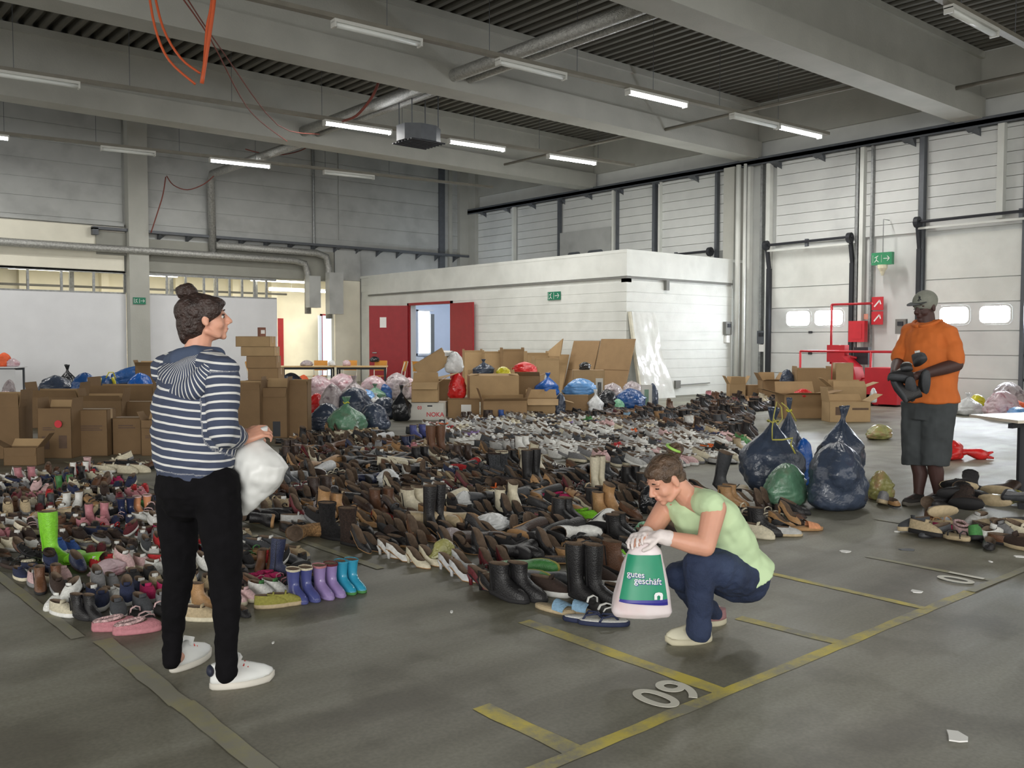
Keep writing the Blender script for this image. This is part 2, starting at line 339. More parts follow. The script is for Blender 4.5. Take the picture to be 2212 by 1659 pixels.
d5 = struct(B(((18.5, 33.93, 0), (18.58, 34.0, 2.56)), ((19.62, 33.93, 0), (19.7, 34.0, 2.56)), ((18.5, 33.93, 2.5), (19.7, 34.0, 2.56))).build('door_4', M_red), 'red framed far doorway showing pale blue daylight')
B(((18.58, 33.96, 0), (19.62, 33.99, 2.5))).build('window_pane', mat('daylit_far_door', (200, 218, 240), .4, .1, 3, emit=((200, 220, 250), .75)), d5)
MB().bar((18.5, 33.9, 1.25), (18.02, 33.25, 1.25), .05, 2.45).build('door_leaf', mat('pale_door_leaf', (206, 218, 236), .4, .04, 2), d5)
struct(B(((16.45, 33.9, 0), (16.8, 33.99, 2.35))).build('door_5', M_red), 'narrow red door edge beyond the partition')
# blockwork room: left face X=XB, right face Y=YX
Y0, Y1, ZT = 22.68, 24.97, 2.6
Wr = struct(B(((XB+.02, YX+.02, 0), (XB+.2, Y0, 3.64)), ((XB+.02, Y1, 0), (XB+.2, YB, 3.64)), ((XB+.02, Y0, ZT), (XB+.2, Y1, 3.64))).build('wall_room_left', M_white), 'white painted blockwork wall with the red doors')
Wq = struct(B(((XB+.02, YX+.02, 0), (XD-.45, YX+.2, 3.64))).build('wall_room_right', M_white), 'white painted blockwork wall catching window daylight')
z = 0; k = 0
while z < 3.6:
    h = min(.2425, 3.64-z)
    for a, b in (((YX, Y0), (Y1, YB-.07)) if z < ZT-.05 else ((YX, YB-.07),)):
        if k == 12: continue
        B(((XB, a, z+.003), (XB+.021, b, z+h-.003))).build('block_course', M_white, Wr)
    if k != 12: B(((XB+.022, YX, z+.003), (XD-.46, YX+.021, z+h-.003))).build('block_course', M_white, Wq)
    z += h; k += 1
B(((XB-.03, YX-.03, 3.0), (XB+.02, YB-.6, 3.05))).build('conduit', M_plasticw, Wr); B(((XB+.021, YX-.03, 3.0), (XD-.5, YX+.0, 3.05))).build('conduit', M_plasticw, Wq)
B(((XB-.015, YX-.015, 3.06), (XB+.02, YB-.6, 3.64))).build('fascia', M_white, Wr); B(((XB+.021, YX-.015, 3.06), (XD-.5, YX+.02, 3.64))).build('fascia', M_white, Wq)
struct(B(((XB-.02, YX-.02, 3.64), (XD, YB, 3.72))).build('ceiling_room', M_white), 'flat roof of the white blockwork room')
B(((XB-.02, YB-.1, 0), (XB+.0, YB, 3.64))).build('corner_strip', M_plasticw, Wr)
B(((XB+.02, Y1-.03, 0), (XB+.22, Y1-.002, ZT))).build('jamb', M_part, Wr)
# inside of the room, window and post
struct(B(((XD-.3, 15.8, 0), (XD-.2, 28.1, 3.64))).build('wall_room_back', mat('blue_white_wall', (214, 222, 236), .6, .03, 2)))
struct(B(((XB+.2, 27.98, 0), (XD-.3, 28.08, 3.64))).build('wall_room_inner', mat('blue_white_wall', (214, 222, 236))))
wn = struct(B(((19.25, 27.95, 1.0), (19.78, 27.975, 2.55))).build('window_3', M_winsoft), 'bright daylit window inside the white room')
B(((19.78, 27.86, .9), (19.94, 27.975, 2.45))).build('mullion', M_plasticw, wn); B(((19.2, 27.9, .9), (19.25, 27.975, 2.6)), ((19.2, 27.9, 2.55), (19.94, 27.975, 2.62)), ((19.2, 27.86, .9), (19.94, 27.975, .98))).build('window_frame', M_part, wn)
B(((17.9, 27.5, 0), (19.2, 27.97, .85))).build('low_cupboard', M_part, wn)
# red double doors
fr = struct(B(((XB-.05, Y0-.08, 0), (XB-.002, Y0, ZT+.08)), ((XB-.05, Y1, 0), (XB-.002, Y1+.08, ZT+.08)), ((XB-.05, Y0-.08, ZT), (XB-.002, Y1+.08, ZT+.08)), ((XB+.0, Y1-.03, 0), (XB+.01, Y1-.001, ZT))).build('door_6', M_red), 'red steel double door standing open in the white blockwork room')
def leaf(y, a, Lw, rev, sign):
    p = Vector((XB-.05, y, 0)); d = Vector((-math.sin(a), math.cos(a)*rev, 0))
    m = MB().bar(p+Vector((0, 0, 1.31)), p+d*Lw+Vector((0, 0, 1.31)), .06, 2.58)
    o = m.build('door_leaf', M_red, fr)
    n = Vector((d.y, -d.x, 0))*(-1 if rev > 0 else 1)
    if n.x > 0: n = -n
    q = p+d*(Lw-.12)+n*.06
    MB().bar(q+Vector((0, 0, 1.05)), q+Vector((0, 0, 1.05))-d*.14, .02, .03).bar(q+Vector((0, 0, 1.05)), q-n*.04+Vector((0, 0, 1.05)), .02).build('door_handle', M_steel, o)
    if sign:
        c = p+d*Lw*.55+n*.035
        MB().bar(c+Vector((0, 0, 2.05)), c+d*.22+Vector((0, 0, 2.05)), .006, .34).build('paper_notice', M_paper, o)
leaf(Y1+.04, .75, 1.3, 1, True); leaf(Y0-.04, .08, 1.26, -1, False)
# fittings on the walls
def sign(name, c, w2, h, axis, m, label, cat='sign'):
    a = (c[0]-.02, c[1]-w2/2, c[2]-h/2) if axis == 'x' else (c[0]-w2/2, c[1]-.02, c[2]-h/2)
    b = (c[0], c[1]+w2/2, c[2]+h/2) if axis == 'x' else (c[0]+w2/2, c[1], c[2]+h/2)
    return tag(B((a, b)).build(name, m), label, cat)
def pict(parent, c, axis, sc, arrow=1):
    """running figure + arrow as flat white marks on a green exit sign"""
    m = MB()
    def q(u0, v0, u1, v1, th=.012):
        if axis == 'x': p0 = (c[0]-.024, c[1]-u0*sc, c[2]+v0*sc); p1 = (c[0]-.024, c[1]-u1*sc, c[2]+v1*sc); m.bar(p0, p1, .004, th, up=(0, .3, 1))
        else: p0 = (c[0]+u0*sc, c[1]-.024, c[2]+v0*sc); p1 = (c[0]+u1*sc, c[1]-.024, c[2]+v1*sc); m.bar(p0, p1, .004, th, up=(.3, 0, 1))
    t = .06*sc/1.0
    for u in (-.9, .0): q(u-.0, -.38, u, .38, t)
    q(-.72, .1, -.35, .3, t); q(-.5, .15, -.55, -.15, t); q(-.55, -.15, -.75, -.35, t); q(-.52, -.15, -.3, -.32, t)
    q(.2, 0, .85, 0, t); q(.6, .25, .85, 0, t); q(.6, -.25, .85, 0, t)
    m.build('pictogram', M_paper, parent)
s1 = sign('exit_sign', (XB-.016, 18.0, 2.66), .5, .22, 'x', M_green, 'small green escape sign high on the white wall above the cardboard sheets'); pict(s1, (XB-.016, 18.0, 2.66), 'x', .24)
s2 = sign('exit_sign', (9.13, YB-.36, 2.62), .36, .2, 'y', M_green, 'small green escape sign on the concrete column at the left'); pict(s2, (9.13, YB-.36, 2.62), 'y', .17)
t = thing('exit_sign', (XD-.3, 11.11, 3.47), 'green boxed exit sign hanging on a rod between the loading doors', 'sign')
B(((-.06, -.26, -.16), (.06, .26, .14))).build('sign_box', mat('green_sign_box', (50, 140, 95), .4, .1, 8), t); pict(t.children[0], (-.04, 0, -.01), 'x', .24)  # sign box in a plain paler green
MB().tube([(0, 0, .14), (0, 0, .95), (.3, 0, .95)], .012, 6).build('rod', M_steel, t)
MB().lathe([(.12, 0), (.12, -.08), (.06, -.16), (.03, -.26)], (0, 0, -.16), 10).build('lamp_head', mat('cream_plastic', (214, 208, 180), .5), t)
for i, (zz, lab) in enumerate(((2.38, 'upper red and white fire notice between the loading doors'), (2.02, 'lower red and white fire notice between the loading doors'))):
    f = sign('fire_notice', (XD-.02, 11.36, zz), .3, .33, 'x', M_redbox, lab)
    MB().bar((XD-.044, 11.44, zz-.08), (XD-.044, 11.3, zz+.08), .004, .035).bar((XD-.044, 11.3, zz+.08), (XD-.044, 11.27, zz-.02), .004, .03).build('pictogram', M_paper, f)
tag(B(((XD-.30, 11.55, 1.42), (XD-.14, 11.98, 1.95)), ((XD-.31, 11.62, 1.5), (XD-.30, 11.9, 1.88))).build('hose_cabinet', M_redbox), 'red hose cabinet beside the first loading door', 'cabinet')
sign('notice_plate', (XD-.0, 11.55, 2.2-.14), .35, .14, 'x', mat('orange_plate', (220, 150, 130), .5), 'pale orange notice plate above the hose cabinet')
def swbox(c, axis, label, m=M_plasticw):
    x, y, z = c
    t = thing('switch_box', c, label, 'switch box')
    if axis == 'x': B(((-.1, -.13, -.18), (0, .13, .18))).build('housing', m, t); B(((-.12, -.07, .02), (-.1, .07, .12))).build('switch', M_dark, t); B(((-.08, -.08, -.4), (0, .08, -.2))).build('socket', M_paper, t)
    else: B(((-.13, -.1, -.18), (.13, 0, .18))).build('housing', m, t); B(((-.07, -.12, .02), (.07, -.1, .12))).build('switch', M_dark, t); B(((-.08, -.08, -.4), (.08, 0, -.2))).build('socket', M_paper, t)
swbox((XD-.75, YX-.0, 1.8), 'y', 'grey switch box on the white wall beside the pipes')
swbox((XD-.02, 14.68, 1.55), 'x', 'dark switch box between the pipes and the door track', M_dsteel)
swbox((XD-.02, 10.72, 1.8), 'x', 'grey control box just behind the man in orange')
B(((XB+.55, YX-.09, .32), (XB+.95, YX-.0, .38))).build('pipe_clip', M_plasticw, Wq)
MB().tube([(18.9, YX-.05, .28), (20.2, YX-.05, .3)], .015, 6).build('low_conduit', M_plasticw, Wq)
B(((18.75, YX-.06, .2), (18.95, YX, .4))).build('socket', M_plasticw, Wq)
B(((18.3, YX-.09, 2.75), (18.42, YX-.0, 3.0))).build('junction_box', M_plasticw, Wq)
# ------------------------------------------------------------------ pipes and ducts
def pipe(name, pts, r, m, label, n=10, cat='pipe'):
    o = tag(MB().tube(pts, r, n).build(name, m, smooth=True), label, cat); return o
M_foil = mat('foil_lagging', (172, 172, 168), .38, .25, 22, .8, 45, metal=.55)
pipe('ceiling_duct', [(11.1, 9.3, 6.75), (11.1, 21.4, 6.75)], .13, M_foil, 'foil wrapped thick pipe crossing under the beams, left one of the pair', cat='duct')
pipe('ceiling_duct', [(11.5, 9.3, 6.75), (11.5, 21.4, 6.75)], .085, M_foil, 'foil wrapped thin pipe crossing under the beams, right one of the pair', cat='duct')
pipe('ceiling_duct', [(11.35, 21.8, 6.6), (11.35, 27.6, 6.6), (11.4, 27.85, 6.4), (11.45, 27.9, 4.2)], .12, M_foil, 'foil wrapped pipe bending down the rear wall', cat='duct')
pipe('sprinkler_pipe', [(17.6, 9.4, 6.66), (17.6, 14.8, 6.66)], .04, M_trunk, 'thin brown pipe crossing below the roof near the loading doors')
pipe('sprinkler_pipe', [(17.45, 15.5, 6.66), (17.45, 20.8, 6.66)], .035, M_trunk, 'thin brown pipe crossing the bay in front of the far corner')
pipe('sprinkler_pipe', [(20.2, 4.0, 6.9), (20.2, 9.0, 6.9)], .045, M_trunk, 'thin pipe crossing at the upper right under the roof')
pipe('wall_duct', [(-3, 27.75, 4.12), (14.2, 27.75, 4.1), (14.55, 27.75, 4.02), (14.65, 27.75, 3.7), (14.65, 27.75, 2.35)], .11, M_foil, 'lower foil duct along the rear wall, bending down', cat='duct')
pipe('wall_duct', [(11.5, 27.75, 4.42), (15.0, 27.75, 4.4), (15.35, 27.75, 4.3), (15.45, 27.75, 3.9), (15.45, 27.75, 2.2)], .12, M_foil, 'upper foil duct along the rear wall, bending down', cat='duct')
tag(B(((15.25, 27.35, 2.35), (15.78, 27.62, 3.75)), ((14.5, 27.35, 2.55), (14.92, 27.62, 3.6))).build('duct_box', M_upper), 'grey boxed lower ends of the two bent ducts by the far doorway', 'duct')
for y, z0, r, l in ((15.2, 0, .07, 'thick white drain pipe at the corner of the white room'), (14.98, 0, .045, 'thinner white pipe beside the thick drain pipe')):
    pipe('drain_pipe', [(XD-.52, y, 0), (XD-.52, y, 6.3)], r, M_white, l)
# fan heater unit
t = thing('fan_heater', (11.65, 16.85, 6.0), 'dark octagonal fan unit hanging from rods between the lamps', 'fan')
mb = MB(); mb.loft([[(.52*math.cos(a), .42*math.sin(a), z) for a in [math.radians(22.5+45*k) for k in range(8)]] for z in (-.17, .17)]); mb.build('housing', M_dsteel, t)
mb = MB()
for k in range(7): mb.bar((-.45, -.36+.12*k, -.19), (.45, -.36+.12*k, -.19), .04, .03)
mb.build('grille', M_dark, t)
for x in (-.35, .35):
    for y in (-.25, .25): MB().tube([(x, y, .15), (x, y, 2.0)], .012, 6).build('hanging_rod', M_dsteel, t)
# ------------------------------------------------------------------ lamp rows
ROW = {0: lambda x: 6.12, 1: lambda x: 12.5-(x-7)*.058, 2: lambda x: 18.75-(x-4)*.09, 3: lambda x: 24.55-(x-5)*.13+max(0, x-15)*.0}
def trunk(r, x0, x1, label):
    t = tag(MB().bar((x0, ROW[r](x0), 6.37), (x1, ROW[r](x1), 6.37), .13, .07).build('lamp_trunking', M_trunk), label, 'trunking')
    mb = MB(); x = math.ceil(x0)
    while x < x1: mb.tube([(x, ROW[r](x), 6.4), (x, ROW[r](x), 8.0)], .006, 5); x += 2
    mb.build('hanging_wires', M_dsteel, t)['kind'] = 'stuff'
trunk(0, 4, 19.5, 'lamp trunking nearest the camera at the top right'); trunk(1, -2, 19.9, 'long lamp trunking in the second bay from the front')
trunk(2, -2, 19.3, 'long lamp trunking below the third roof beam'); trunk(3, -1, 18.6, 'lamp trunking nearest the rear wall')
def lamp(r, x0, x1, lit, label):
    y0, y1 = ROW[r](x0), ROW[r](x1)
    t = thing('tube_lamp', ((x0+x1)/2, (y0+y1)/2, 6.34), label, 'lamp', group='ceiling tube lamps')
    a = Vector((x0, y0, 6.31))-t.location; b = Vector((x1, y1, 6.31))-t.location
    MB().bar(a, b, .15, .05).build('housing', M_lampbody, t)
    dz = Vector((0, 0, -.055)); e = (b-a).normalized()*.03
    MB().tube([a+dz+e, b+dz-e], .055, 8, flat=.7).build('tube', M_tube if lit else M_tubeoff, t, smooth=True)
    MB().bar(a+dz, a+dz+e, .14, .09).build('end_cap', M_lampbody, t); MB().bar(b+dz-e, b+dz, .14, .09).build('end_cap', M_lampbody, t)
    if lit:
        l = bpy.data.lights.new('tube_light', 'AREA'); l.shape = 'RECTANGLE'; l.size = x1-x0; l.size_y = .12; l.energy = 95; l.color = (1, .98, .93)
        o = bpy.data.objects.new('tube_light', l); C.objects.link(o); o.parent = t; o.location = (0, 0, -.13)
for r, x0, x1, lit, lab in (
    (1, 13.29, 14.95, 1, 'lit tube lamp in the middle of the second row, above the aisle'), (1, 18.0, 19.6, 1, 'lit tube lamp at the end of the second row by the loading doors'),
    (1, 16.4, 17.95, 0, 'unlit tube lamp just left of the last lit lamp by the loading doors'), (1, 10.17, 11.7, 0, 'unlit tube lamp under the foil pipes'), (1, 7.06, 8.62, 0, 'unlit tube lamp at the top centre of the hall'),
    (2, 10.04, 11.7, 1, 'lit tube lamp left of the hanging fan unit'), (2, 13.25, 14.9, 1, 'lit tube lamp right of the hanging fan unit'), (2, 16.28, 17.9, 1, 'lit tube lamp nearest the end of the third row'), (2, 3.5, 5.1, 0, 'unlit tube lamp at the upper left edge'),
    (3, 9.76, 11.4, 1, 'lit tube lamp in the rear row left of the vertical duct'), (3, 12.95, 14.5, 0, 'unlit tube lamp in the rear row right of the vertical duct'), (3, 7.1, 8.4, 0, 'unlit tube lamp in the rear row by the concrete column'), (3, 3.5, 5.1, 1, 'lit tube lamp cut off by the left edge'),
    (0, 13.58, 15.21, 0, 'large unlit tube lamp at the upper right corner'), (0, 10.2, 11.85, 1, 'lit tube lamp glowing at the top edge of the picture')):
    lamp(r, x0, x1, lit, lab)
for k, (x0, x1, y, z) in enumerate(((5.9, 7.5, 28.9, 3.5), (9.9, 10.8, 29.2, 3.5), (13.3, 15.4, 29.2, 3.5), (15.2, 17.8, 31.8, 3.35))):
    t = thing('tube_lamp', ((x0+x1)/2, y, z), ('long lit lamp beyond the interior windows at the left', 'lit lamp beyond the interior windows right of the column', 'lit lamp above the end of the partition', 'lit lamp deep in the far room above the doorway')[k], 'lamp', group='far room lamps')
    B(((-(x1-x0)/2, -.08, .03), ((x1-x0)/2, .08, .1))).build('housing', M_lampbody, t)
    for xx in (-.4, .4): MB().tube([(xx, 0, .1), (xx, 0, 4.2-z)], .012, 5).build('hanging_rod', M_steel, t)
    MB().tube([(-(x1-x0)/2, 0, 0), ((x1-x0)/2, 0, 0)], .06, 8, flat=.6).build('tube', mat('lit_tube_warm', (255, 250, 235), .4, 0, emit=((255, 250, 235), 6)), t)
# ------------------------------------------------------------------ figures: one continuous surface grown from overlapping tapered forms
def capsule(mb, p, q, r0, r1, n=14):
    p = Vector(p); q = Vector(q); d = (q-p); L = d.length; d.normalize()
    up = Vector((0, 0, 1)) if abs(d.z) < .9 else Vector((1, 0, 0)); a = d.cross(up).normalized(); b = a.cross(d)
    rings = []
    for t, rr in ((-.96, .28), (-.7, .71), (-.35, .94), (0, 1)): rings.append((p+d*r0*t, r0*rr))
    for k in (1, 2, 3): rings.append((p+d*L*k/4, r0+(r1-r0)*k/4))
    for t, rr in ((0, 1), (.35, .94), (.7, .71), (.96, .28)): rings.append((q+d*r1*t, r1*rr))
    mb.loft([[c+(a*math.cos(2*math.pi*k/n)+b*math.sin(2*math.pi*k/n))*r for k in range(n)] for c, r in rings])
def chain(mb, pts):
    for (p, r0), (q, r1) in zip(pts, pts[1:]): capsule(mb, p, q, r0, r1)
def oval(mb, secs, n=24):
    """secs: (centre, lateral axis, front axis, half width, half depth) cross-sections of a torso or skirt, bottom to top"""
    mb.loft([[c+a*w2*math.cos(2*math.pi*k/n)+f*d2*math.sin(2*math.pi*k/n) for k in range(n)] for c, a, f, w2, d2 in secs])
def grow(name, mb, voxel, smooth, m, parent=None, wr=0, wscale=9, stretch=(1, 1, 1)):
    me = bpy.data.meshes.new('tmp'); me.from_pydata(mb.v, [], mb.f); o = bpy.data.objects.new('tmp', me); C.objects.link(o)
    md = o.modifiers.new('r', 'REMESH'); md.mode = 'VOXEL'; md.voxel_size = voxel
    md = o.modifiers.new('s', 'SMOOTH'); md.factor = .5; md.iterations = smooth
    dg = bpy.context.evaluated_depsgraph_get(); out = bpy.data.meshes.new_from_object(o.evaluated_get(dg)); bpy.data.objects.remove(o); bpy.data.meshes.remove(me)
    out.name = name; n = len(out.vertices); co = np.empty(n*3); out.vertices.foreach_get('co', co); co = co.reshape(-1, 3)
    if wr:
        no = np.empty(n*3); out.vertices.foreach_get('normal', no); no = no.reshape(-1, 3); s = Vector(stretch)*wscale
        dsp = np.array([noise.noise(Vector((c[0]*s.x, c[1]*s.y, c[2]*s.z)))+.5*noise.noise(Vector((c[0]*s.x*2.3+5, c[1]*s.y*2.3, c[2]*s.z*2.3))) for c in co]); dsp = np.where(dsp > 0, dsp*.8, dsp)
        co = co+no*(dsp*wr)[:, None]; out.vertices.foreach_set('co', co.ravel())
    out.materials.clear(); out.materials.append(m); out.polygons.foreach_set('use_smooth', [True]*len(out.polygons)); out.update()
    ob = bpy.data.objects.new(name, out); C.objects.link(ob)
    if parent is not None: ob.parent = parent; ob.matrix_parent_inverse = Matrix.Translation(parent.location).inverted()
    return ob
def fit(o, parent):
    o.parent = parent; o.matrix_parent_inverse = Matrix.Translation(parent.location).inverted(); return o
def frame(f, up=(0, 0, 1)):
    f = Vector(f).normalized(); l = Vector(up).cross(f).normalized(); u = f.cross(l)
    return Matrix(((f.x, l.x, u.x), (f.y, l.y, u.y), (f.z, l.z, u.z)))
def head(mb, c, f, s=1.0, up=(0, 0, 1), ears=True):
    M = frame(f, up); c = Vector(c)
    def e(p, r, n=14, m=10): mb.ell(c+M @ (Vector(p)*s), [v*s for v in r], M, n, m)
    def k(p, q, a, b): capsule(mb, c+M @ (Vector(p)*s), c+M @ (Vector(q)*s), a*s, b*s, 10)
    e((-.014, 0, .03), (.098, .077, .088)); e((.028, 0, -.025), (.062, .062, .085)); e((.036, 0, -.072), (.048, .046, .034)); e((.074, 0, -.092), (.019, .021, .017), 8, 6)
    for y in (-1, 1):
        e((.05, .034*y, -.034), (.034, .028, .03), 8, 6); e((.103, .012*y, -.03), (.010, .010, .008), 8, 6)
        if ears: e((-.004, .079*y, -.01), (.020, .011, .032), 8, 6); e((-.0, .082*y, -.03), (.012, .009, .012), 8, 6)
        k((.079, .014*y, .024), (.070, .048*y, .022), .011, .009)
        k((.0, .055*y, -.062), (.05, .034*y, -.088), .018, .015)
    k((.086, 0, .016), (.112, 0, -.022), .0085, .0125); k((.092, -.014, -.051), (.092, .014, -.051), .0075, .0075); k((.089, -.012, -.064), (.089, .012, -.064), .009, .009)
    return c, M
def eyes(c, M, s, par, skin, closed=False):
    for y in (-1, 1):
        p = c+M @ (Vector((.0755, .030*y, .002))*s)
        if not closed:
            o = fit(MB().ell(p, (.0092*s,)*3, M, 10, 8).build('eye', mat('eye_white', (225, 222, 216), .2), None, True), par)
            fit(MB().ell(p+M @ (Vector((.0062, 0, -.001))*s), (.0050*s, .0072*s, .0072*s), M, 8, 6).build('iris', mat('dark_iris', (40, 28, 22), .2), None, True), par)
        mb = MB(); q = [c+M @ (Vector((.086-.004*abs(t)*2, (.031+.013*t)*y, (.0095 if not closed else -.001)+.003*(1-abs(t))))*s) for t in (-1, -.5, 0, .5, 1)]
        mb.tube(q, .0032*s, 6); fit(mb.build('eyelash', mat('dark_lash', (35, 26, 22), .6), None, True), par)
        q = [c+M @ (Vector((.090-.006*abs(t), (.034+.016*t)*y, .031+.004*(1-abs(t))))*s) for t in (-1, -.3, .4, 1)]
        mb = MB(); mb.tube(q, [.002*s, .0035*s, .0035*s, .0015*s], 6); fit(mb.build('eyebrow', mat('dark_brow', (52, 38, 30), .8), None, True), par)
    mb = MB(); mb.tube([c+M @ (Vector((.0985-abs(y)*.25, y, -.0575))*s) for y in (-.02, -.01, 0, .01, .02)], [.001*s, .003*s, .0035*s, .003*s, .001*s], 6)
    fit(mb.build('lips', mat('lip_'+skin, {'fair': (176, 96, 88), 'dark': (92, 52, 50)}[skin], .45), None, True), par)
def hand(mb, w, d, n, side=1, curl=.6, s=1.0, thumb=.6):
    """w wrist, d finger direction, n palm normal (the way fingers curl)"""
    w = Vector(w); d = Vector(d).normalized(); n = Vector(n); n = (n-d*n.dot(d)).normalized(); a = d.cross(n)*side
    capsule(mb, w-d*.02*s, w+d*.02*s, .026*s, .024*s)
    for t in (-.028, -.010, .010, .027): capsule(mb, w+d*.015*s+a*t*.7*s, w+d*.078*s+a*t*s, .0155*s, .0125*s, 8)
    for t, L, r in ((-.032, .058, .0076), (-.0115, .070, .0084), (.0105, .076, .0086), (.031, .068, .0083)):
        p = w+d*.08*s+a*t*s; ang = 0
        for j, fr in enumerate((.45, .32, .23)):
            ang += curl*(.75 if j == 0 else 1.0); q = p+(d*math.cos(ang)+n*math.sin(ang)+a*t*.5)*L*fr*s; capsule(mb, p, q, r*s*(1-.08*j), r*s*(1-.08*(j+1)), 8); p = q
    p = w+d*.025*s+a*.028*s; q = p+(d*.6+a*.55+n*.45*thumb)*.048*s; capsule(mb, p, q, .0125*s, .0105*s, 8); r2 = q+(d*.85+a*.05+n*.6*thumb)*.033*s; capsule(mb, q, r2, .0105*s, .0085*s, 8)
def skin_mat(name, c, r=.5):
    m = mat(name, c, r, .06, 12, .05, 80); m.node_tree.nodes['Principled BSDF'].inputs['Subsurface Weight'].default_value = .08; return m
M_fair = skin_mat('fair_skin', (214, 158, 134)); M_darksk = skin_mat('dark_skin', (70, 46, 42), .6)
def hair_mat(name, c, stretch=(1, 1, 1)):
    return mat(name, c, .5, .45, 26, .9, 45, stretch=stretch)
def sneaker_world(par, heel, toe, ankle_r, m_up, m_sole, laces=None, tab=None, h=.075, wd=.046):
    heel = Vector(heel); toe = Vector(toe); d = (toe-heel); L = d.length; d.normalize(); a = Vector((-d.y, d.x, 0)).normalized()
    def ring(z, b, f, w2, n=20, ball=.62):
        out = []
        for k in range(n):
            t = 2*math.pi*k/n; u = (math.cos(t)+1)/2; x = b+(f-b)*u; ww = w2*(.78+.32*math.sin(math.pi*min(1, u/ball*.62)))*abs(math.sin(t))**.75*(1 if math.sin(t) > 0 else -1)
            out.append(heel+d*x*L+a*ww+Vector((0, 0, z+(.012 if u > .93 else 0))))
        return out
    so = MB().loft([ring(.0, .02, .985, wd*.94), ring(.006, 0, 1.0, wd), ring(.026, 0, 1.0, wd*1.0), ring(.028, .01, .99, wd*.93)]); 
    s = fit(so.build('shoe', m_sole, None, True), par); s['label'] = 'white lace-up shoe on a foot' if laces else 'shoe on a foot'
    up = MB().loft([ring(.026, .01, .985, wd*.93), ring(.04, .012, .96, wd*.93), ring(.056, .02, .86, wd*.88), ring(h*.95, .03, .66, wd*.78), ring(h*1.12, .035, .50, wd*.68), ring(h*1.3, .03, .42, wd*.62)], (True, True))
    o = up.build('shoe_upper', m_up, None, True); o.parent = s
    if laces:
        for i in range(6):
            u = .50+.065*i; z = h*1.17-.0085*i
            b1 = heel+d*u*L; q = MB().tube([b1-a*.022+Vector((0, 0, z-.008)), b1+d*.01+Vector((0, 0, z+.006)), b1+a*.022+d*.02+Vector((0, 0, z-.008))], .0032, 6)
            l = q.build('lace', laces, None, True); l.parent = s
        tg = MB().bar(heel+d*.40*L+Vector((0, 0, h*1.2)), heel+d*.47*L+Vector((0, 0, h*1.62)), .05, .012); l = tg.build('tongue', m_up); l.parent = s
    if tab: l = MB().ell(heel+d*.02*L+Vector((0, 0, h*1.0)), (.016, .03, .024), frame(d), 10, 7).build('heel_tab', tab, None, True); l.parent = s
    return s
def dist_seg(co, p, q):
    p = np.array(p); q = np.array(q); d = q-p; t = np.clip(((co-p)@d)/(d@d), 0, 1); return np.linalg.norm(co-(p+t[:, None]*d), axis=1), t
def stripes_mat():
    m = bpy.data.materials.new('striped_jersey'); m.use_nodes = True; nt = m.node_tree; N = nt.nodes; L = nt.links; b = N['Principled BSDF']; b.inputs['Roughness'].default_value = .85
    at = N.new('ShaderNodeAttribute'); at.attribute_name = 'stripe'
    tc = N.new('ShaderNodeTexCoord'); nz = N.new('ShaderNodeTexNoise'); nz.inputs['Scale'].default_value = 7; L.new(tc.outputs['Object'], nz.inputs[0])
    ad = N.new('ShaderNodeMath'); ad.operation = 'MULTIPLY_ADD'; L.new(nz.outputs[0], ad.inputs[0]); ad.inputs[1].default_value = .35; L.new(at.outputs['Fac'], ad.inputs[2])
    fr = N.new('ShaderNodeMath'); fr.operation = 'FRACT'; L.new(ad.outputs[0], fr.inputs[0])
    lt = N.new('ShaderNodeMath'); lt.operation = 'LESS_THAN'; L.new(fr.outputs[0], lt.inputs[0]); lt.inputs[1].default_value = .27
    gt = N.new('ShaderNodeMath'); gt.operation = 'GREATER_THAN'; L.new(at.outputs['Fac'], gt.inputs[0]); gt.inputs[1].default_value = 0
    mu = N.new('ShaderNodeMath'); mu.operation = 'MULTIPLY'; L.new(lt.outputs[0], mu.inputs[0]); L.new(gt.outputs[0], mu.inputs[1])
    mx = N.new('ShaderNodeMix'); mx.data_type = 'RGBA'; L.new(mu.outputs[0], mx.inputs[0]); mx.inputs[6].default_value = (*lin((62, 70, 92)), 1); mx.inputs[7].default_value = (*lin((214, 214, 212)), 1); L.new(mx.outputs[2], b.inputs['Base Color'])
    return m
M_strp = stripes_mat()
def set_attr(o, vals):
    at = o.data.attributes.new('stripe', 'FLOAT', 'POINT'); at.data.foreach_set('value', np.asarray(vals, dtype=np.float32))
U = Vector((RT.x, RT.y, 0)).normalized(); V = Vector((FW.x, FW.y, 0)).normalized(); ZV = Vector((0, 0, 1))
def uv(a, b, z=0): return U*a+V*b+ZV*z
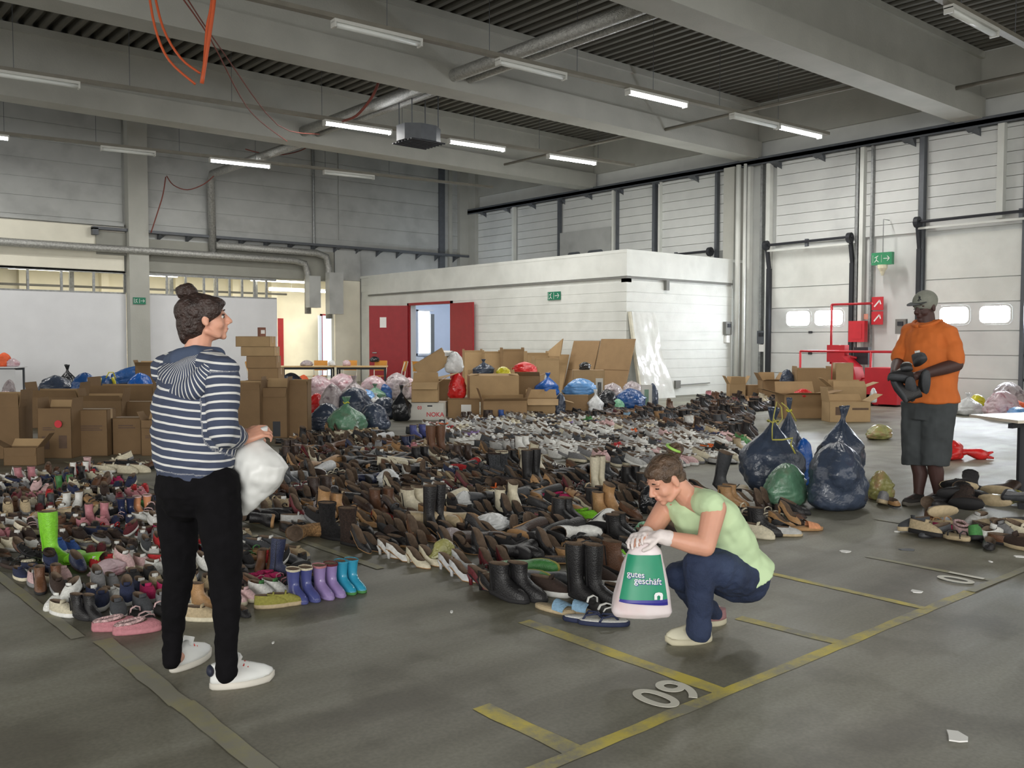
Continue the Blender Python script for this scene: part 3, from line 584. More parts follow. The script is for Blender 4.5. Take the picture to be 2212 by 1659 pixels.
# ---------------------------- woman standing at the left
def woman():
    D = 3.75; k = D/1960; P = lambda x, y, d=0.0: PD(x, y, D+d)
    base = (P(375, 1455, .09)+P(520, 1492, -.12))/2; base.z = 0
    t = thing('person', base, 'woman in navy and white striped hooded jacket and black trousers, holding a white bag', 'person')
    F = uv(.72, .69).normalized(); A = uv(.69, -.72).normalized()   # facing, her right
    RS, LS = P(478, 803, -.13), P(362, 800, .15); RE, LE = P(482, 935, -.17), P(450, 930, .30); RW, LW = P(524, 948, -.02), P(522, 950, .2)
    legs = []
    for pts in (((468, 1050, -.07, 50), (478, 1150, -.10, 44), (486, 1232, -.11, 36), (490, 1320, -.13, 29), (489, 1400, -.15, 23), (489, 1452, -.15, 22)),
                ((385, 1050, .08, 50), (386, 1150, .08, 43), (388, 1228, .08, 35), (376, 1320, .09, 28), (372, 1390, .10, 21), (372, 1425, .10, 20))):
        legs.append([(P(x, y, d), r*k) for x, y, d, r in pts])
    hc = P(444, 687, 0); hf = uv(.92, .34, .06)
    body = MB()
    for L in legs: chain(body, [(p, r*.82) for p, r in L])
    h1 = G(452, 1490); t1 = G(594, 1466); h2 = G(369, 1455); t2 = h2+uv(.09, .235)
    for (p, r), hl, tp in ((legs[0][-1], h1, t1), (legs[1][-1], h2, t2)):
        q = hl.lerp(tp, .22)+ZV*.06; tip = hl.lerp(tp, .72)+ZV*.042; capsule(body, p, q, .03, .030); capsule(body, q, tip, .028, .022)
    cen = lambda y, x=420: P(x, y, 0)
    oval(body, [(cen(1090), A, F, .10, .08), (cen(1040), A, F, .165, .125), (cen(950), A, F, .145, .105), (cen(870), A, F, .16, .12), (cen(800), A, F, .165, .10), (cen(768, 422), A, F, .10, .07)])
    chain(body, [(RS, .05), (RE, .043), (RW, .028)]); chain(body, [(LS, .05), (LE, .043), (LW, .028)])
    capsule(body, P(424, 775, .0), P(432, 715, .0), .054, .052)
    c, M = head(body, hc, hf, .86)
    hand(body, RW, uv(.75, .2, .32), uv(.1, .7, -.8), 1, .75, .98); hand(body, LW, uv(.8, -.2, .3), uv(.2, -.8, -.6), -1, .8, .98)
    b = grow('body', body, .0052, 3, M_fair, t)
    eyes(c, M, .86, b, 'fair')
    # trousers
    tr = MB(); M_blk = mat('black_trouser_cloth', (14, 13, 16), .9, .25, 20, spec=.15)
    for L in legs: chain(tr, [(p, r) for p, r in L[:-1]]+[(L[-1][0], L[-1][1]*1.08)])
    oval(tr, [(cen(1110), A, F, .10, .10), (cen(1060), A, F, .185, .15), (cen(1000), A, F, .175, .135)])
    capsule(tr, P(398, 1075, -.02), P(400, 1040, -.03), .10, .085)
    tr_o = grow('trousers', tr, .007, 5, M_blk, t, .006, 14, (1, 1, 1.8))
    # jacket
    jk = MB(); hem = 1030
    def jc(y, w2, d2, x=420, up=0): return (P(x, y, 0), A, F, w2, d2)
    oval(jk, [(P(421, 1020, 0), A, F, .178, .143), (P(420, 985, 0), A, F, .196, .158), (P(419, 930, 0), A, F, .200, .160), (P(420, 870, 0), A, F, .198, .158), (P(422, 820, 0), A, F, .192, .138), (P(424, 785, 0), A, F, .160, .105), (P(426, 762, 0), A, F, .085, .075)])
    jk.ell(P(470, 868, .11), (.075, .085, .08), frame(F), 12, 8); jk.ell(P(452, 868, .18), (.07, .08, .08), frame(F), 12, 8)
    oval(jk, [(P(421, 1040, 0)-U*.0, A, F, .172, .138), (P(421, 1010, 0), A, F, .180, .144)])
    arms = [(RS+A*.01, .070), (RS.lerp(RE, .5), .064), (RE, .058), (RE.lerp(RW, .5), .052), (RW-uv(.02, 0), .040)]; chain(jk, arms)
    chain(jk, [(LS, .068), (LE, .058), (LW-uv(.02, 0), .042)])
    chain(jk, [(LS, .07), (P(424, 780, 0), .075), (RS, .072)])
    j = grow('jacket', jk, .006, 5, M_strp, t, .010, 9, (1, 1, 2.2))
    co = np.empty(len(j.data.vertices)*3); j.data.vertices.foreach_get('co', co); co = co.reshape(-1, 3)
    d1, t1 = dist_seg(co, RS, RE); d2, t2 = dist_seg(co, RE, RW-uv(.02, 0)); z = co[:, 2]
    e1 = np.array(RE-RS); t1 = ((co-np.array(RS))@e1)/(e1@e1); e2 = np.array(RW-RE); t2 = ((co-np.array(RE))@e2)/(e2@e2)
    tilt = (co-np.array(P(420, 1000, 0)))@np.array(U)
    st = (z+tilt*.10)/.033+20; L1 = (RE-RS).length; L2 = (RW-RE).length
    arm = (d1 < .082) & (z < RS.z+.0) & ((co-np.array(RS))@np.array(A) > -.035) | (d2 < .075)
    sa = np.where(d1-.066 < d2-.052, t1*L1, L1+t2*L2)/.033+20
    st = np.where(arm, sa, st); zh = P(420, 1012, 0).z-tilt*.06
    st = np.where((z < zh) & ~arm, -1, st); set_attr(j, st)
    # hood: plain lining above, striped outside hanging down the back
    hd = MB()
    hd.ell(P(415, 805, -.02)-F*.045, (.085, .150, .058), Matrix.Rotation(0, 3, 'X') @ frame(F+ZV*.55), 16, 10)
    chain(hd, [(P(452, 775, -.08), .045), (P(405, 800, -.10), .052), (P(375, 830, -.03), .05), (P(362, 800, .08), .045)])
    chain(hd, [(P(402, 822, -.10), .05), (P(378, 880, -.12), .03)]); chain(hd, [(P(462, 792, -.15), .04), (P(420, 838, -.16), .05), (P(378, 846, -.08), .05), (P(360, 830, .02), .045)])
    chain(hd, [(P(452, 775, -.08), .045), (P(485, 790, -.05), .03), (P(500, 800, .03), .025)])
    h = grow('hood', hd, .006, 4, M_strp, t, .006, 10)
    co = np.empty(len(h.data.vertices)*3); h.data.vertices.foreach_get('co', co); co = co.reshape(-1, 3)
    ang = np.arctan2((co-np.array(P(425, 760, 0)))@np.array(ZV)*1.0, (co-np.array(P(425, 760, 0)))@np.array(U)); set_attr(h, ang/.115+60)
    ln = MB(); chain(ln, [(P(468, 768, -.02), .035), (P(425, 768, -.075), .046), (P(392, 778, -.05), .05), (P(376, 782, .05), .045)])
    chain(ln, [(P(398, 800, -.10), .035), (P(445, 776, -.10), .032)])
    grow('hood_lining', ln, .006, 4, mat('slate_blue_jersey', (66, 78, 102), .85, .12, 14), t, .005, 10)
    # hair
    hr = MB(); Mh = M
    def e(p, r): hr.ell(c+Mh @ Vector(p), r, Mh, 14, 10)
    e((-.026, 0, .030), (.098, .080, .076)); e((-.052, 0, -.02), (.066, .070, .078)); e((.028, 0, .058), (.056, .058, .030)); e((.01, -.060, .034), (.058, .020, .045)); e((.01, .060, .034), (.058, .020, .045))
    e((-.022, -.062, .006), (.018, .010, .030)); e((-.085, 0, -.055), (.028, .042, .05))
    M_h = hair_mat('dark_brown_hair', (52, 38, 34)); hair = grow('hair', hr, .005, 3, M_h, t, .003, 26)
    bn = MB(); bn.ell(P(405, 631, .0), (.044, .044, .039), M, 14, 10); capsule(bn, P(407, 645, 0), P(416, 664, 0), .026, .032); grow('hair_bun', bn, .005, 2, M_h, t, .008, 30)
    M_ws = mat('white_shoe_leather', (226, 228, 226), .45, .04, 10); M_sole = mat('white_rubber_sole', (206, 202, 192), .6, .08, 10); M_lace = mat('coral_lace', (205, 84, 80), .7); M_navy = mat('navy_heel_tab', (30, 36, 56), .6)
    h1 = G(452, 1490); t1 = G(594, 1466); sneaker_world(t, h1, t1, .03, M_ws, M_sole, M_lace, M_navy, .078, .047)
    h2 = G(369, 1455); t2 = h2+uv(.09, .235); sneaker_world(t, h2, t2, .03, M_ws, M_sole, M_lace, M_navy, .078, .046)
    # white bag she holds
    bg = MB(); top = P(548, 938, .03)
    n = 10; cols = []
    prof = [(548, 938, 12, .012), (548, 955, 30, .03), (556, 978, 52, .06), (564, 998, 60, .08), (559, 1030, 54, .08), (546, 1062, 38, .06), (534, 1092, 20, .03), (526, 1112, 6, .01)]
    bag = thing('plastic_bag', P(548, 1020, .03), 'crumpled white plastic bag hanging from the striped-jacket woman\'s hands', 'bag')
    rings = []
    for x, y, w2, dd in prof:
        rings.append([P(x, y, .03)+U*(w2*k*math.cos(2*math.pi*i/18)-0.0)+V*dd*math.sin(2*math.pi*i/18)+ZV*(-.18*w2*k*math.cos(2*math.pi*i/18)) for i in range(18)])
    bg.loft(rings); grow('bag_body', bg, .007, 1, mat('white_bag_film', (214, 215, 213), .35, .04, 8), bag, .012, 12)
    hb = MB().tube([P(540, 940, .0), P(556, 932, .0), P(575, 926, .01), P(572, 936, .02), P(560, 950, .03)], [.008, .012, .014, .012, .010], 8); fit(hb.build('bag_handle', mat('white_bag_film', (214, 215, 213)), None, True), bag)
woman()
# ---------------------------- woman crouching in the middle
def croucher():
    D = 4.3; k = D/1960; P = lambda x, y, d=0.0: PD(x, y, D+d)
    base = G(1500, 1390)
    t = thing('person', base, 'crouching woman in pale green sleeveless top and blue jeans wearing white gloves', 'person')
    F = uv(-.7, -.71).normalized(); A = uv(.71, -.7).normalized()    # facing, her left
    LS, RSh = P(1543, 1098, -.17), P(1440, 1096, .10); LE, RE = P(1524, 1182, -.24), P(1398, 1160, .02); LW, RW = P(1428, 1159, -.22), P(1396, 1152, -.14)
    lleg = [(P(1596, 1244, .04), .105), (P(1550, 1228, -.06), .098), (P(1508, 1222, -.12), .073), (P(1512, 1290, -.10), .064), (P(1510, 1350, -.10), .050)]
    rleg = [(P(1588, 1240, .22), .10), (P(1530, 1236, .16), .09), (P(1468, 1243, .06), .070), (P(1505, 1295, .16), .058), (P(1540, 1325, .26), .045)]
    spine = [(P(1592, 1240, .12), .135, .105), (P(1575, 1195, .10), .145, .105), (P(1545, 1148, .05), .165, .115), (P(1516, 1108, .0), .175, .11), (P(1498, 1080, -.02), .15, .085), (P(1490, 1064, -.02), .075, .06)]
    hc = P(1437, 1034, -.06); hf = uv(-.74, -.34, -.52); hup = uv(-.35, -.1, 1)
    body = MB()
    for L in (lleg, rleg): chain(body, [(p, r*.84) for p, r in L])
    capsule(body, lleg[-1][0], G(1505, 1385)+ZV*.04, .04, .035); capsule(body, G(1505, 1385)+ZV*.04, G(1455, 1390)+ZV*.035, .035, .026)
    capsule(body, rleg[-1][0], G(1548, 1340)+ZV*.05, .036, .03); capsule(body, G(1548, 1340)+ZV*.05, G(1530, 1345)+ZV*.03, .03, .026)
    ax = (spine[-2][0]-spine[0][0]).normalized()
    oval(body, [(p, A, A.cross(ax), w2*.93, d2*.93) for p, w2, d2 in spine])
    for s, e, w3 in ((LS, LE, LW), (RSh, RE, RW)): chain(body, [(s, .056), (s.lerp(e, .35), .052), (e, .043), (e.lerp(w3, .3), .045), (w3, .029)])
    chain(body, [(LS, .055), (P(1492, 1078, -.02), .06), (RSh, .055)])
    capsule(body, P(1490, 1078, -.03), P(1460, 1046, -.05), .055, .050)
    c, M = head(body, hc, hf, .94, hup)
    hand(body, LW, uv(-.95, .1, -.1), uv(-.2, .4, -.9), 1, .55, .9); hand(body, RW, uv(-.5, -.7, .05), uv(.2, -.1, -.9), -1, .55, .9)
    b = grow('body', body, .0052, 3, M_fair, t); eyes(c, M, .94, b, 'fair', True)
    je = MB()
    for L in (lleg, rleg): chain(je, L)
    ax2 = (spine[2][0]-spine[0][0]).normalized()
    je.ell(P(1592, 1246, .12), (.135, .165, .12), frame(F), 16, 12); je.ell(P(1606, 1250, .06), (.09, .10, .105), frame(F), 14, 10); je.ell(P(1602, 1250, .2), (.09, .10, .105), frame(F), 14, 10)
    capsule(je, P(1510, 1345, -.10), P(1509, 1362, -.10), .060, .060)
    M_jean = mat('dark_blue_denim', (38, 50, 78), .85, .25, 5, .3, 90, dirt=((74, 90, 120), 3.2, .5)); grow('jeans', je, .007, 5, M_jean, t, .012, 13)
    tp = MB()
    oval(tp, [(P(1600, 1232, .12), A, A.cross(ax), .170, .145)]+[(p, A, A.cross(ax), w2*1.08+.004, d2*1.12) for p, w2, d2 in spine[1:5]]+[(P(1494, 1071, -.02), A, A.cross(ax), .115, .075)])
    chain(tp, [(LS+uv(-.01, 0, .01), .066), (P(1500, 1078, -.02), .06)]); chain(tp, [(RSh+uv(.01, 0, .01), .060), (P(1480, 1076, 0), .06)])
    M_top = mat('pale_green_cotton', (196, 220, 176), .85, .05, 9); top = grow('top', tp, .006, 5, M_top, t, .012, 9)
    # open v neck: skin showing
    vn = MB(); vn.add([P(1476, 1072, -.15), P(1496, 1062, -.14), P(1486, 1090, -.17), P(1469, 1116, -.19), P(1462, 1088, -.16)], [(0, 1, 2, 3, 4)])
    hr = MB()
    def e(p, r): hr.ell(c+M @ Vector(p), r, M, 14, 10)
    e((-.020, 0, .034), (.096, .078, .082)); e((.02, 0, .066), (.062, .058, .034)); e((-.045, 0, -.018), (.058, .064, .055)); e((-.006, -.060, .028), (.048, .016, .034)); e((-.006, .060, .028), (.048, .016, .034))
    M_h = hair_mat('brown_hair', (84, 66, 52)); grow('hair', hr, .005, 3, M_h, t, .001, 22)
    bn = MB(); bn.ell(P(1458, 973, -.02), (.042, .042, .036), M, 14, 10); capsule(bn, P(1458, 975, -.02), P(1450, 990, -.03), .034, .04); grow('hair_bun', bn, .005, 2, M_h, t, .007, 30)
    fit(MB().tube([P(1450+24*math.cos(a), 990-3+7*math.sin(a)+math.cos(a)*12, -.03-.05*math.sin(a)) for a in [i*math.pi/8 for i in range(17)]], .005, 6).build('hair_band', mat('white_elastic', (230, 226, 214), .6), None, True), t)
    fit(MB().tube([P(1456+15*math.cos(a), 970-2+4*math.sin(a)+math.cos(a)*7, -.03-.045*math.sin(a)) for a in [i*math.pi/8 for i in range(17)]], .007, 6).build('hair_tie', mat('lime_elastic', (150, 196, 90), .6), None, True), t)
    gl = MB(); hand(gl, LW, uv(-.95, .1, -.1), uv(-.2, .4, -.9), 1, .55, 1.04); capsule(gl, LW, LW+(LE-LW).normalized()*.035, .034, .037); grow('glove', gl, .0048, 1, mat('white_latex', (226, 216, 214), .5, .04, 20), t, .003, 30)
    gl = MB(); hand(gl, RW, uv(-.5, -.7, .05), uv(.2, -.1, -.9), -1, .55, 1.04); capsule(gl, RW, RW+(RE-RW).normalized()*.03, .034, .036); grow('glove', gl, .0048, 1, mat('white_latex', (226, 216, 214)), t, .003, 30)
    M_cv = mat('cream_canvas', (206, 202, 180), .8, .06, 14); M_cs = mat('cream_rubber', (190, 184, 160), .7, .06, 14)
    sneaker_world(t, G(1538, 1384), G(1436, 1392), .03, M_cv, M_cs, M_cs, None, .07, .045)
    sneaker_world(t, G(1568, 1345), G(1512, 1352), .03, mat('pink_rubber', (150, 110, 112), .7), M_cs, None, None, .06, .04)
    # carrier bag
    bag = thing('carrier_bag', P(1388, 1250, -.22), 'white plastic carrier bag with green printed panel held by the crouching woman', 'bag')
    m = MB(); dd = -.20; prof = [(1392, 1168, 14, .03), (1392, 1186, 33, .045), (1390, 1215, 42, .06), (1388, 1250, 52, .075), (1386, 1290, 60, .085), (1386, 1318, 63, .075), (1386, 1329, 58, .055)]
    rings = [[P(x, y, dd)+U*(w2*k*.98)*math.copysign(abs(math.cos(a))**.7, math.cos(a))+V*d2*math.copysign(abs(math.sin(a))**.7, math.sin(a)) for a in [2*math.pi*i/28 for i in range(28)]] for x, y, w2, d2 in prof]
    m.loft(rings); grow('bag_body', m, .0065, 1, mat('white_bag_film_pink', (232, 222, 224), .35, .05, 4, dirt=((226, 176, 176), 3.0, .6)), bag, .006, 10)
    def quad(name, pts, mm, off=-.012):
        # print follows the front face of the bag: sample the same profile
        mb = MB(); nx, ny = 26, 26; vs = []
        for j in range(ny+1):
            for i in range(nx+1):
                a, b2 = i/nx, j/ny; x = (pts[0][0]*(1-a)+pts[1][0]*a)*(1-b2)+(pts[3][0]*(1-a)+pts[2][0]*a)*b2; y = (pts[0][1]*(1-a)+pts[1][1]*a)*(1-b2)+(pts[3][1]*(1-a)+pts[2][1]*a)*b2
                vs.append(bagsurf(x, y, off))
        mb.add(vs, [(j*(nx+1)+i, j*(nx+1)+i+1, (j+1)*(nx+1)+i+1, (j+1)*(nx+1)+i) for j in range(ny) for i in range(nx)])
        return fit(mb.build(name, mm, None, True), bag)
    def bagsurf(x, y, off):
        for (x0, y0, w0, d0), (x1, y1, w1, d1) in zip(prof, prof[1:]):
            if y <= y1 or (x1, y1) == prof[-1][:2]:
                f = min(max((y-y0)/(y1-y0), 0), 1); cx = x0+(x1-x0)*f; w2 = w0+(w1-w0)*f; d2 = d0+(d1-d0)*f
                u = min(abs((x-cx)/w2), .98); s = (1-u**(2/.7))**(.7/2); return P(x, y, dd)-V*(d2*s)+V*off
    G1 = mat('green_print', (22, 140, 104), .4, .05, 12); B1 = mat('blue_print', (46, 44, 140), .4); Wt = mat('white_print', (232, 234, 236), .5); BS = mat('blue_lettering_shadow', (60, 70, 150), .5)
    quad('printed_panel', [(1354, 1193), (1424, 1193), (1436, 1284), (1334, 1284)], G1); quad('printed_stripe', [(1335, 1284), (1436, 1284), (1437, 1297), (1333, 1290)], B1)
    def text(s, x, y, size, rot, mm, off, nm='lettering'):
        cu = bpy.data.curves.new('t', 'FONT'); cu.body = s; cu.size = size; cu.align_x = 'LEFT'; cu.offset = .0003
        o = bpy.data.objects.new('tmp', cu); C.objects.link(o); dg = bpy.context.evaluated_depsgraph_get(); me = bpy.data.meshes.new_from_object(o.evaluated_get(dg)); bpy.data.objects.remove(o)
        for v in me.vertices:
            px, py = v.co.x/k, v.co.y/k; ca, sa = math.cos(rot), math.sin(rot); v.co = bagsurf(x+px*ca+py*sa*.2, y+px*sa-py, off)
        me.materials.clear(); me.materials.append(mm); q = mkobj(nm, me); fit(q, bag); return q
    for dx, dy, mm, off in ((1.6, 1.8, BS, -.0185), (0, 0, Wt, -.0215)):
        a = text('gutes', 1350+dx, 1235+dy, 17*k, .06, mm, off); bb = text('geschäft', 1364+dx, 1248+dy, 18*k, .06, mm, off)
    sq = MB(); Q = lambda x, y: bagsurf(x, y, -.020)
    lg = [(1406, 1282), (1406, 1272), (1409, 1268), (1416, 1267), (1423, 1269), (1425, 1273), (1424, 1283), (1418, 1283), (1419, 1276), (1416, 1273), (1412, 1275), (1412, 1282)]
    sq.add([Q(*p) for p in lg], [(0, 1, 10, 11), (1, 2, 9, 10), (2, 3, 4, 9), (4, 5, 8, 9), (5, 6, 7, 8)]); o = sq.build('emblem', Wt); fit(o, bag)
croucher()
# ---------------------------- man in orange at the right
def man():
    D = 7.95; k = D/1960; P = lambda x, y, d=0.0: PD(x, y, D+d)
    base = G(1998, 1083)
    t = thing('person', base, 'man in orange polo shirt, grey cap and dark knee shorts holding shoes', 'person')
    F = uv(-.86, -.5).normalized(); A = uv(.5, -.86).normalized()
    LS, RS = P(2046, 722, -.14), P(1968, 722, .16); LE, RE = P(2066, 788, -.22), P(1942, 782, .12); LW, RW = P(1980, 812, -.33), P(1932, 806, -.10)
    lleg = [(P(2030, 868, -.08), .115), (P(2022, 940, -.08), .098), (P(2018, 1000, -.07), .07), (P(2022, 1020, -.05), .066), (P(2026, 1055, -.04), .045), (P(2028, 1068, -.04), .042)]
    rleg = [(P(1985, 868, .08), .115), (P(1982, 940, .06), .095), (P(1982, 1000, .06), .07), (P(1988, 1022, .06), .064), (P(1985, 1055, .06), .045), (P(1984, 1070, .06), .042)]
    spine = [(P(2010, 880, 0), .17, .14), (P(2011, 840, 0), .20, .195), (P(2011, 800, 0), .205, .20), (P(2009, 755, 0), .22, .175), (P(2006, 722, 0), .20, .13), (P(2003, 702, 0), .11, .09)]
    hc = P(1998, 663, 0); hf = uv(-.84, -.42, -.22)
    body = MB()
    for L in (lleg, rleg): chain(body, [(p, r*(.88 if i < 3 else 1)) for i, (p, r) in enumerate(L)])
    capsule(body, lleg[-1][0], G(2030, 1080)+ZV*.06, .042, .04); capsule(body, G(2030, 1080)+ZV*.06, G(2008, 1086)+ZV*.035, .04, .034); capsule(body, rleg[-1][0], G(1985, 1086)+ZV*.06, .042, .04); capsule(body, G(1985, 1086)+ZV*.06, G(1960, 1092)+ZV*.035, .04, .034)
    oval(body, [(p, A, F, w2*.92, d2*.92) for p, w2, d2 in spine])
    for s, e, w3 in ((LS, LE, LW), (RS, RE, RW)): chain(body, [(s, .075), (e, .056), (e.lerp(w3, .3), .056), (w3, .036)])
    capsule(body, P(2003, 712, 0), P(2000, 680, 0), .075, .07)
    c, M = head(body, hc, hf, 1.08)
    hand(body, LW, uv(-.9, -.2, -.05), uv(-.3, .6, -.6), 1, .6, 1.08); hand(body, RW, uv(-.4, -.8, -.1), uv(.5, 0, -.8), -1, .6, 1.08)
    b = grow('body', body, .0062, 3, M_darksk, t); eyes(c, M, 1.08, b, 'dark', True)
    sh = MB(); oval(sh, [(P(2012, 868, 0), A, F, .235, .215)]+[(p, A, F, w2*1.1, d2*1.1) for p, w2, d2 in spine[1:5]]+[(P(2003, 700, 0), A, F, .125, .105)])
    for s, e in ((LS, LE), (RS, RE)): chain(sh, [(s, .096), (s.lerp(e, .5), .086), (s.lerp(e, .82), .084)])
    chain(sh, [(LS, .095), (P(2004, 712, 0), .10), (RS, .095)])
    M_or = mat('orange_pique', (202, 106, 44), .85, .07, 7); s = grow('polo_shirt', sh, .008, 5, M_or, t, .018, 7)
    fit(MB().tube([P(2003, 694, 0)+F*.105*math.cos(a)+A*.115*math.sin(a)-ZV*(.045*max(0, math.cos(a))) for a in [i*2*math.pi/20 for i in range(21)]], .018, 8).build('collar', M_or, None, True), t)
    so = MB()
    for L in (lleg, rleg): oval(so, [(L[2][0]-ZV*.015, A, F, .128, .125), (L[1][0], A, F, .132, .135), (L[0][0], A, F, .145, .15)])
    oval(so, [(P(2004, 905, 0), A, F, .19, .17), (P(2010, 852, 0), A, F, .205, .19)])
    grow('shorts', so, .008, 5, mat('dark_grey_denim', (62, 66, 68), .9, .2, 9), t, .014, 8)
    cp = MB(); cp.ell(c+M @ Vector((-.012, 0, .048)), (.118, .096, .098), M, 18, 12); cap = grow('cap', cp, .005, 1, mat('grey_cap_wool', (132, 134, 124), .9, .08, 20), t)
    br = MB(); n = 10; br.loft([[c+M @ Vector((.07+.115*math.sin(math.pi*i/n)*1.0, .085*math.cos(math.pi*i/n), .052+dz-.006*math.sin(math.pi*i/n))) for i in range(n+1)]+[c+M @ Vector((.06, 0, .052+dz))] for dz in (0, .006)]); fit(br.build('cap_brim', mat('dark_brim', (66, 68, 70), .8), None), t)
    em = MB(); E = lambda y, z: c+M @ Vector((math.sqrt(max(0, 1-(y/.096)**2-((z-.048)/.098)**2))*.118-.012+.004, y, z))
    for (a, b2) in (((.02, .075), (.035, .105)), ((.035, .105), (.018, .10)), ((.045, .078), (.016, .115)), ((.028, .07), (.04, .09))): em.tube([E(*a), E((a[0]+b2[0])/2, (a[1]+b2[1])/2), E(*b2)], .003, 5)
    fit(em.build('cap_emblem', mat('dark_thread', (40, 42, 48), .8), None), t)
    ms = mat('dark_sandal', (48, 44, 42), .7, .1, 10); mg = mat('grey_sandal_sole', (104, 100, 92), .8)
    sneaker_world(t, G(2040, 1080), G(2000, 1088), .03, ms, mg, None, None, .06, .05); sneaker_world(t, G(1995, 1086), G(1950, 1094), .03, ms, mg, None, None, .06, .05)
man()
# ------------------------------------------------------------------ cardboard cartons
M_card = mat('brown_cardboard', (150, 122, 88), .85, .08, 4, .1, 40)
M_cardL = mat('shaded_brown_cardboard', (122, 97, 68), .85, .08, 4, .1, 40)  # darker copy of the brown cardboard, left group's shade put into its colour
M_card2 = mat('tan_cardboard', (172, 144, 106), .85, .08, 4, .1, 40)
M_cardin = mat('cardboard_inside', (122, 94, 64), .9, .1, 5)
M_tape = mat('parcel_tape', (176, 150, 116), .3, .03, 5)
M_ink = mat('grey_box_print', (96, 76, 62), .8, .1, 20)
M_wbox = mat('white_cardboard', (206, 204, 196), .8, .06, 5)
def carton(name, c, rz, w, d, h, label, flaps=(1, 1, 1, 1), fa=(110, 120, 60, 115), m=M_card, fl=.45, prints=(), tilt=0, group=None, fr=.0, cat='box', rx=0):
    """c: bottom centre. flaps front,right,back,left; fa: fold angle from closed (0) outwards; None = closed lid"""
    t = thing(name, c, label, cat, rz, group); t.rotation_euler = (rx, tilt, rz); th = .006
    b = MB(); x, y = w/2, d/2
    b.box((-x, -y, 0), (x, y, th)).box((-x, -y, 0), (x, -y+th, h)).box((-x, y-th, 0), (x, y, h)).box((-x, -y, 0), (-x+th, y, h)).box((x-th, -y, 0), (x, y, h))
    b.build('carton_body', m, t)
    if flaps is None:
        B(((-x, -y, h-th), (x, y, h+.002))).build('lid_flap', m, t); B(((-x-.001, -.03, h+.002), (x+.001, .03, h+.004)), ((x, -.03, h-.12), (x+.002, .03, h)), ((-x-.002, -.03, h-.12), (-x, .03, h))).build('tape', M_tape, t)
    else:
        B(((-x+th, -y+th, h*.55), (x-th, y-th, h*.56))).build('packed_contents', M_cardin, t)
        for i, on in enumerate(flaps):
            if not on: continue
            a = math.radians(fa[i]); L = (d if i in (0, 2) else w)*fl
            # hinge at the rim, flap turned outward by a (0 flat over box, 90 upright, 180 flat outside, 250 hanging)
            ca, sa = math.cos(a), math.sin(a)
            if i == 0: p = Vector((0, -y, h)); dr = Vector((0, ca, sa)); wd = w; 
            elif i == 1: p = Vector((x, 0, h)); dr = Vector((-ca, 0, sa)); wd = d
            elif i == 2: p = Vector((0, y, h)); dr = Vector((0, -ca, sa)); wd = w
            else: p = Vector((-x, 0, h)); dr = Vector((ca, 0, sa)); wd = d
            sdir = Vector((1, 0, 0)) if i in (0, 2) else Vector((0, 1, 0)); n = dr.cross(sdir)*th*.5
            q = [p-sdir*(wd/2-.004), p+sdir*(wd/2-.004), p+sdir*(wd/2-.02)+dr*L, p-sdir*(wd/2-.02)+dr*L]
            MB().add([v-n for v in q]+[v+n for v in q], [(0, 3, 2, 1), (4, 5, 6, 7), (0, 1, 5, 4), (1, 2, 6, 5), (2, 3, 7, 6), (3, 0, 4, 7)]).build('flap', m if i != 2 else M_card2, t)
    for pr in prints:
        u0, v0, u1, v1, mm = pr[:5]
        o = B(((u0*w-x, -y-.002, v0*h), (u1*w-x, -y+.001, v1*h))).build('print_or_shade_mark', mm, t)
    return t
def cart(pxl, pxr, yb, yt, label, rot=0, dk=1.0, z=0.0, dep=None, **k):
    cx = (pxl+pxr)/2; p = G(cx, yb, z)
    if dep: p = PD(cx, yt, dep); yb = yt+p.z*1960/dep
    else: dep = (p-Vector((0, 0, CAMH))).dot(FW)
    w = (pxr-pxl)*dep/1960; h = (yb-yt)*dep/1960
    d = w*dk; base = math.atan2(RT.y, RT.x); p = p+V*(d/2); 
    p.z = z
    return carton('carton', p, base+rot, w, d, h, label, **k)
def lines_print(u0, v0, u1, v1, n):
    return [(u0, v0+(v1-v0)*i/n, u1-(.08 if i % 2 else 0), v0+(v1-v0)*(i+.55)/n, M_ink) for i in range(n)]
cart(-46, 38, 992, 880, 'big open carton at the left picture edge with its flaps standing up', .1, .8, fa=(80, 95, 85, 90), m=M_cardL)
cart(8, 80, 1006, 967, 'low carton with its front flap folded down at the far left', .0, .45, fa=(268, 130, 120, 150), fl=.55, m=M_cardL)
c3 = cart(83, 157, 990, 882, 'tall carton with a round red sticker on its front', -.03, .7, flaps=(0, 1, 1, 1), fa=(95, 95, 92, 95), fl=.3, prints=[(.12, .18, .34, .44, M_ink), (.62, .2, .86, .46, M_ink)]+lines_print(.15, .56, .5, .64, 2), m=M_cardL)
MB().lathe([(.046, 0), (.046, .003)], (0, 0, 0), 16).build('red_sticker', M_redbox, c3, loc=(.06, -.7*.5*.45-.014, .42)).rotation_euler = (math.pi/2, 0, 0)
cart(161, 231, 985, 885, 'tall closed carton beside the red sticker carton', .05, .7, flaps=None, prints=lines_print(.2, .55, .85, .68, 3), m=M_cardL)
cart(244, 304, 982, 903, 'lower carton with faint print right of the tall cartons', .04, .8, flaps=None, prints=lines_print(.2, .72, .8, .84, 2), m=M_cardL)
cart(306, 352, 985, 908, 'open carton half hidden behind the striped jacket', -.05, .8, fa=(250, 110, 110, 120), prints=lines_print(.2, .5, .7, .6, 2), m=M_cardL)
cart(60, 168, 925, 858, 'long carton in the second row behind the red sticker carton', .02, .5, fa=(110, 100, 80, 100), fl=.3, m=M_cardL)
cart(172, 262, 928, 866, 'carton in the second row behind the tall closed carton', .04, .5, fa=(120, 100, 95, 100), fl=.3, m=M_cardL)
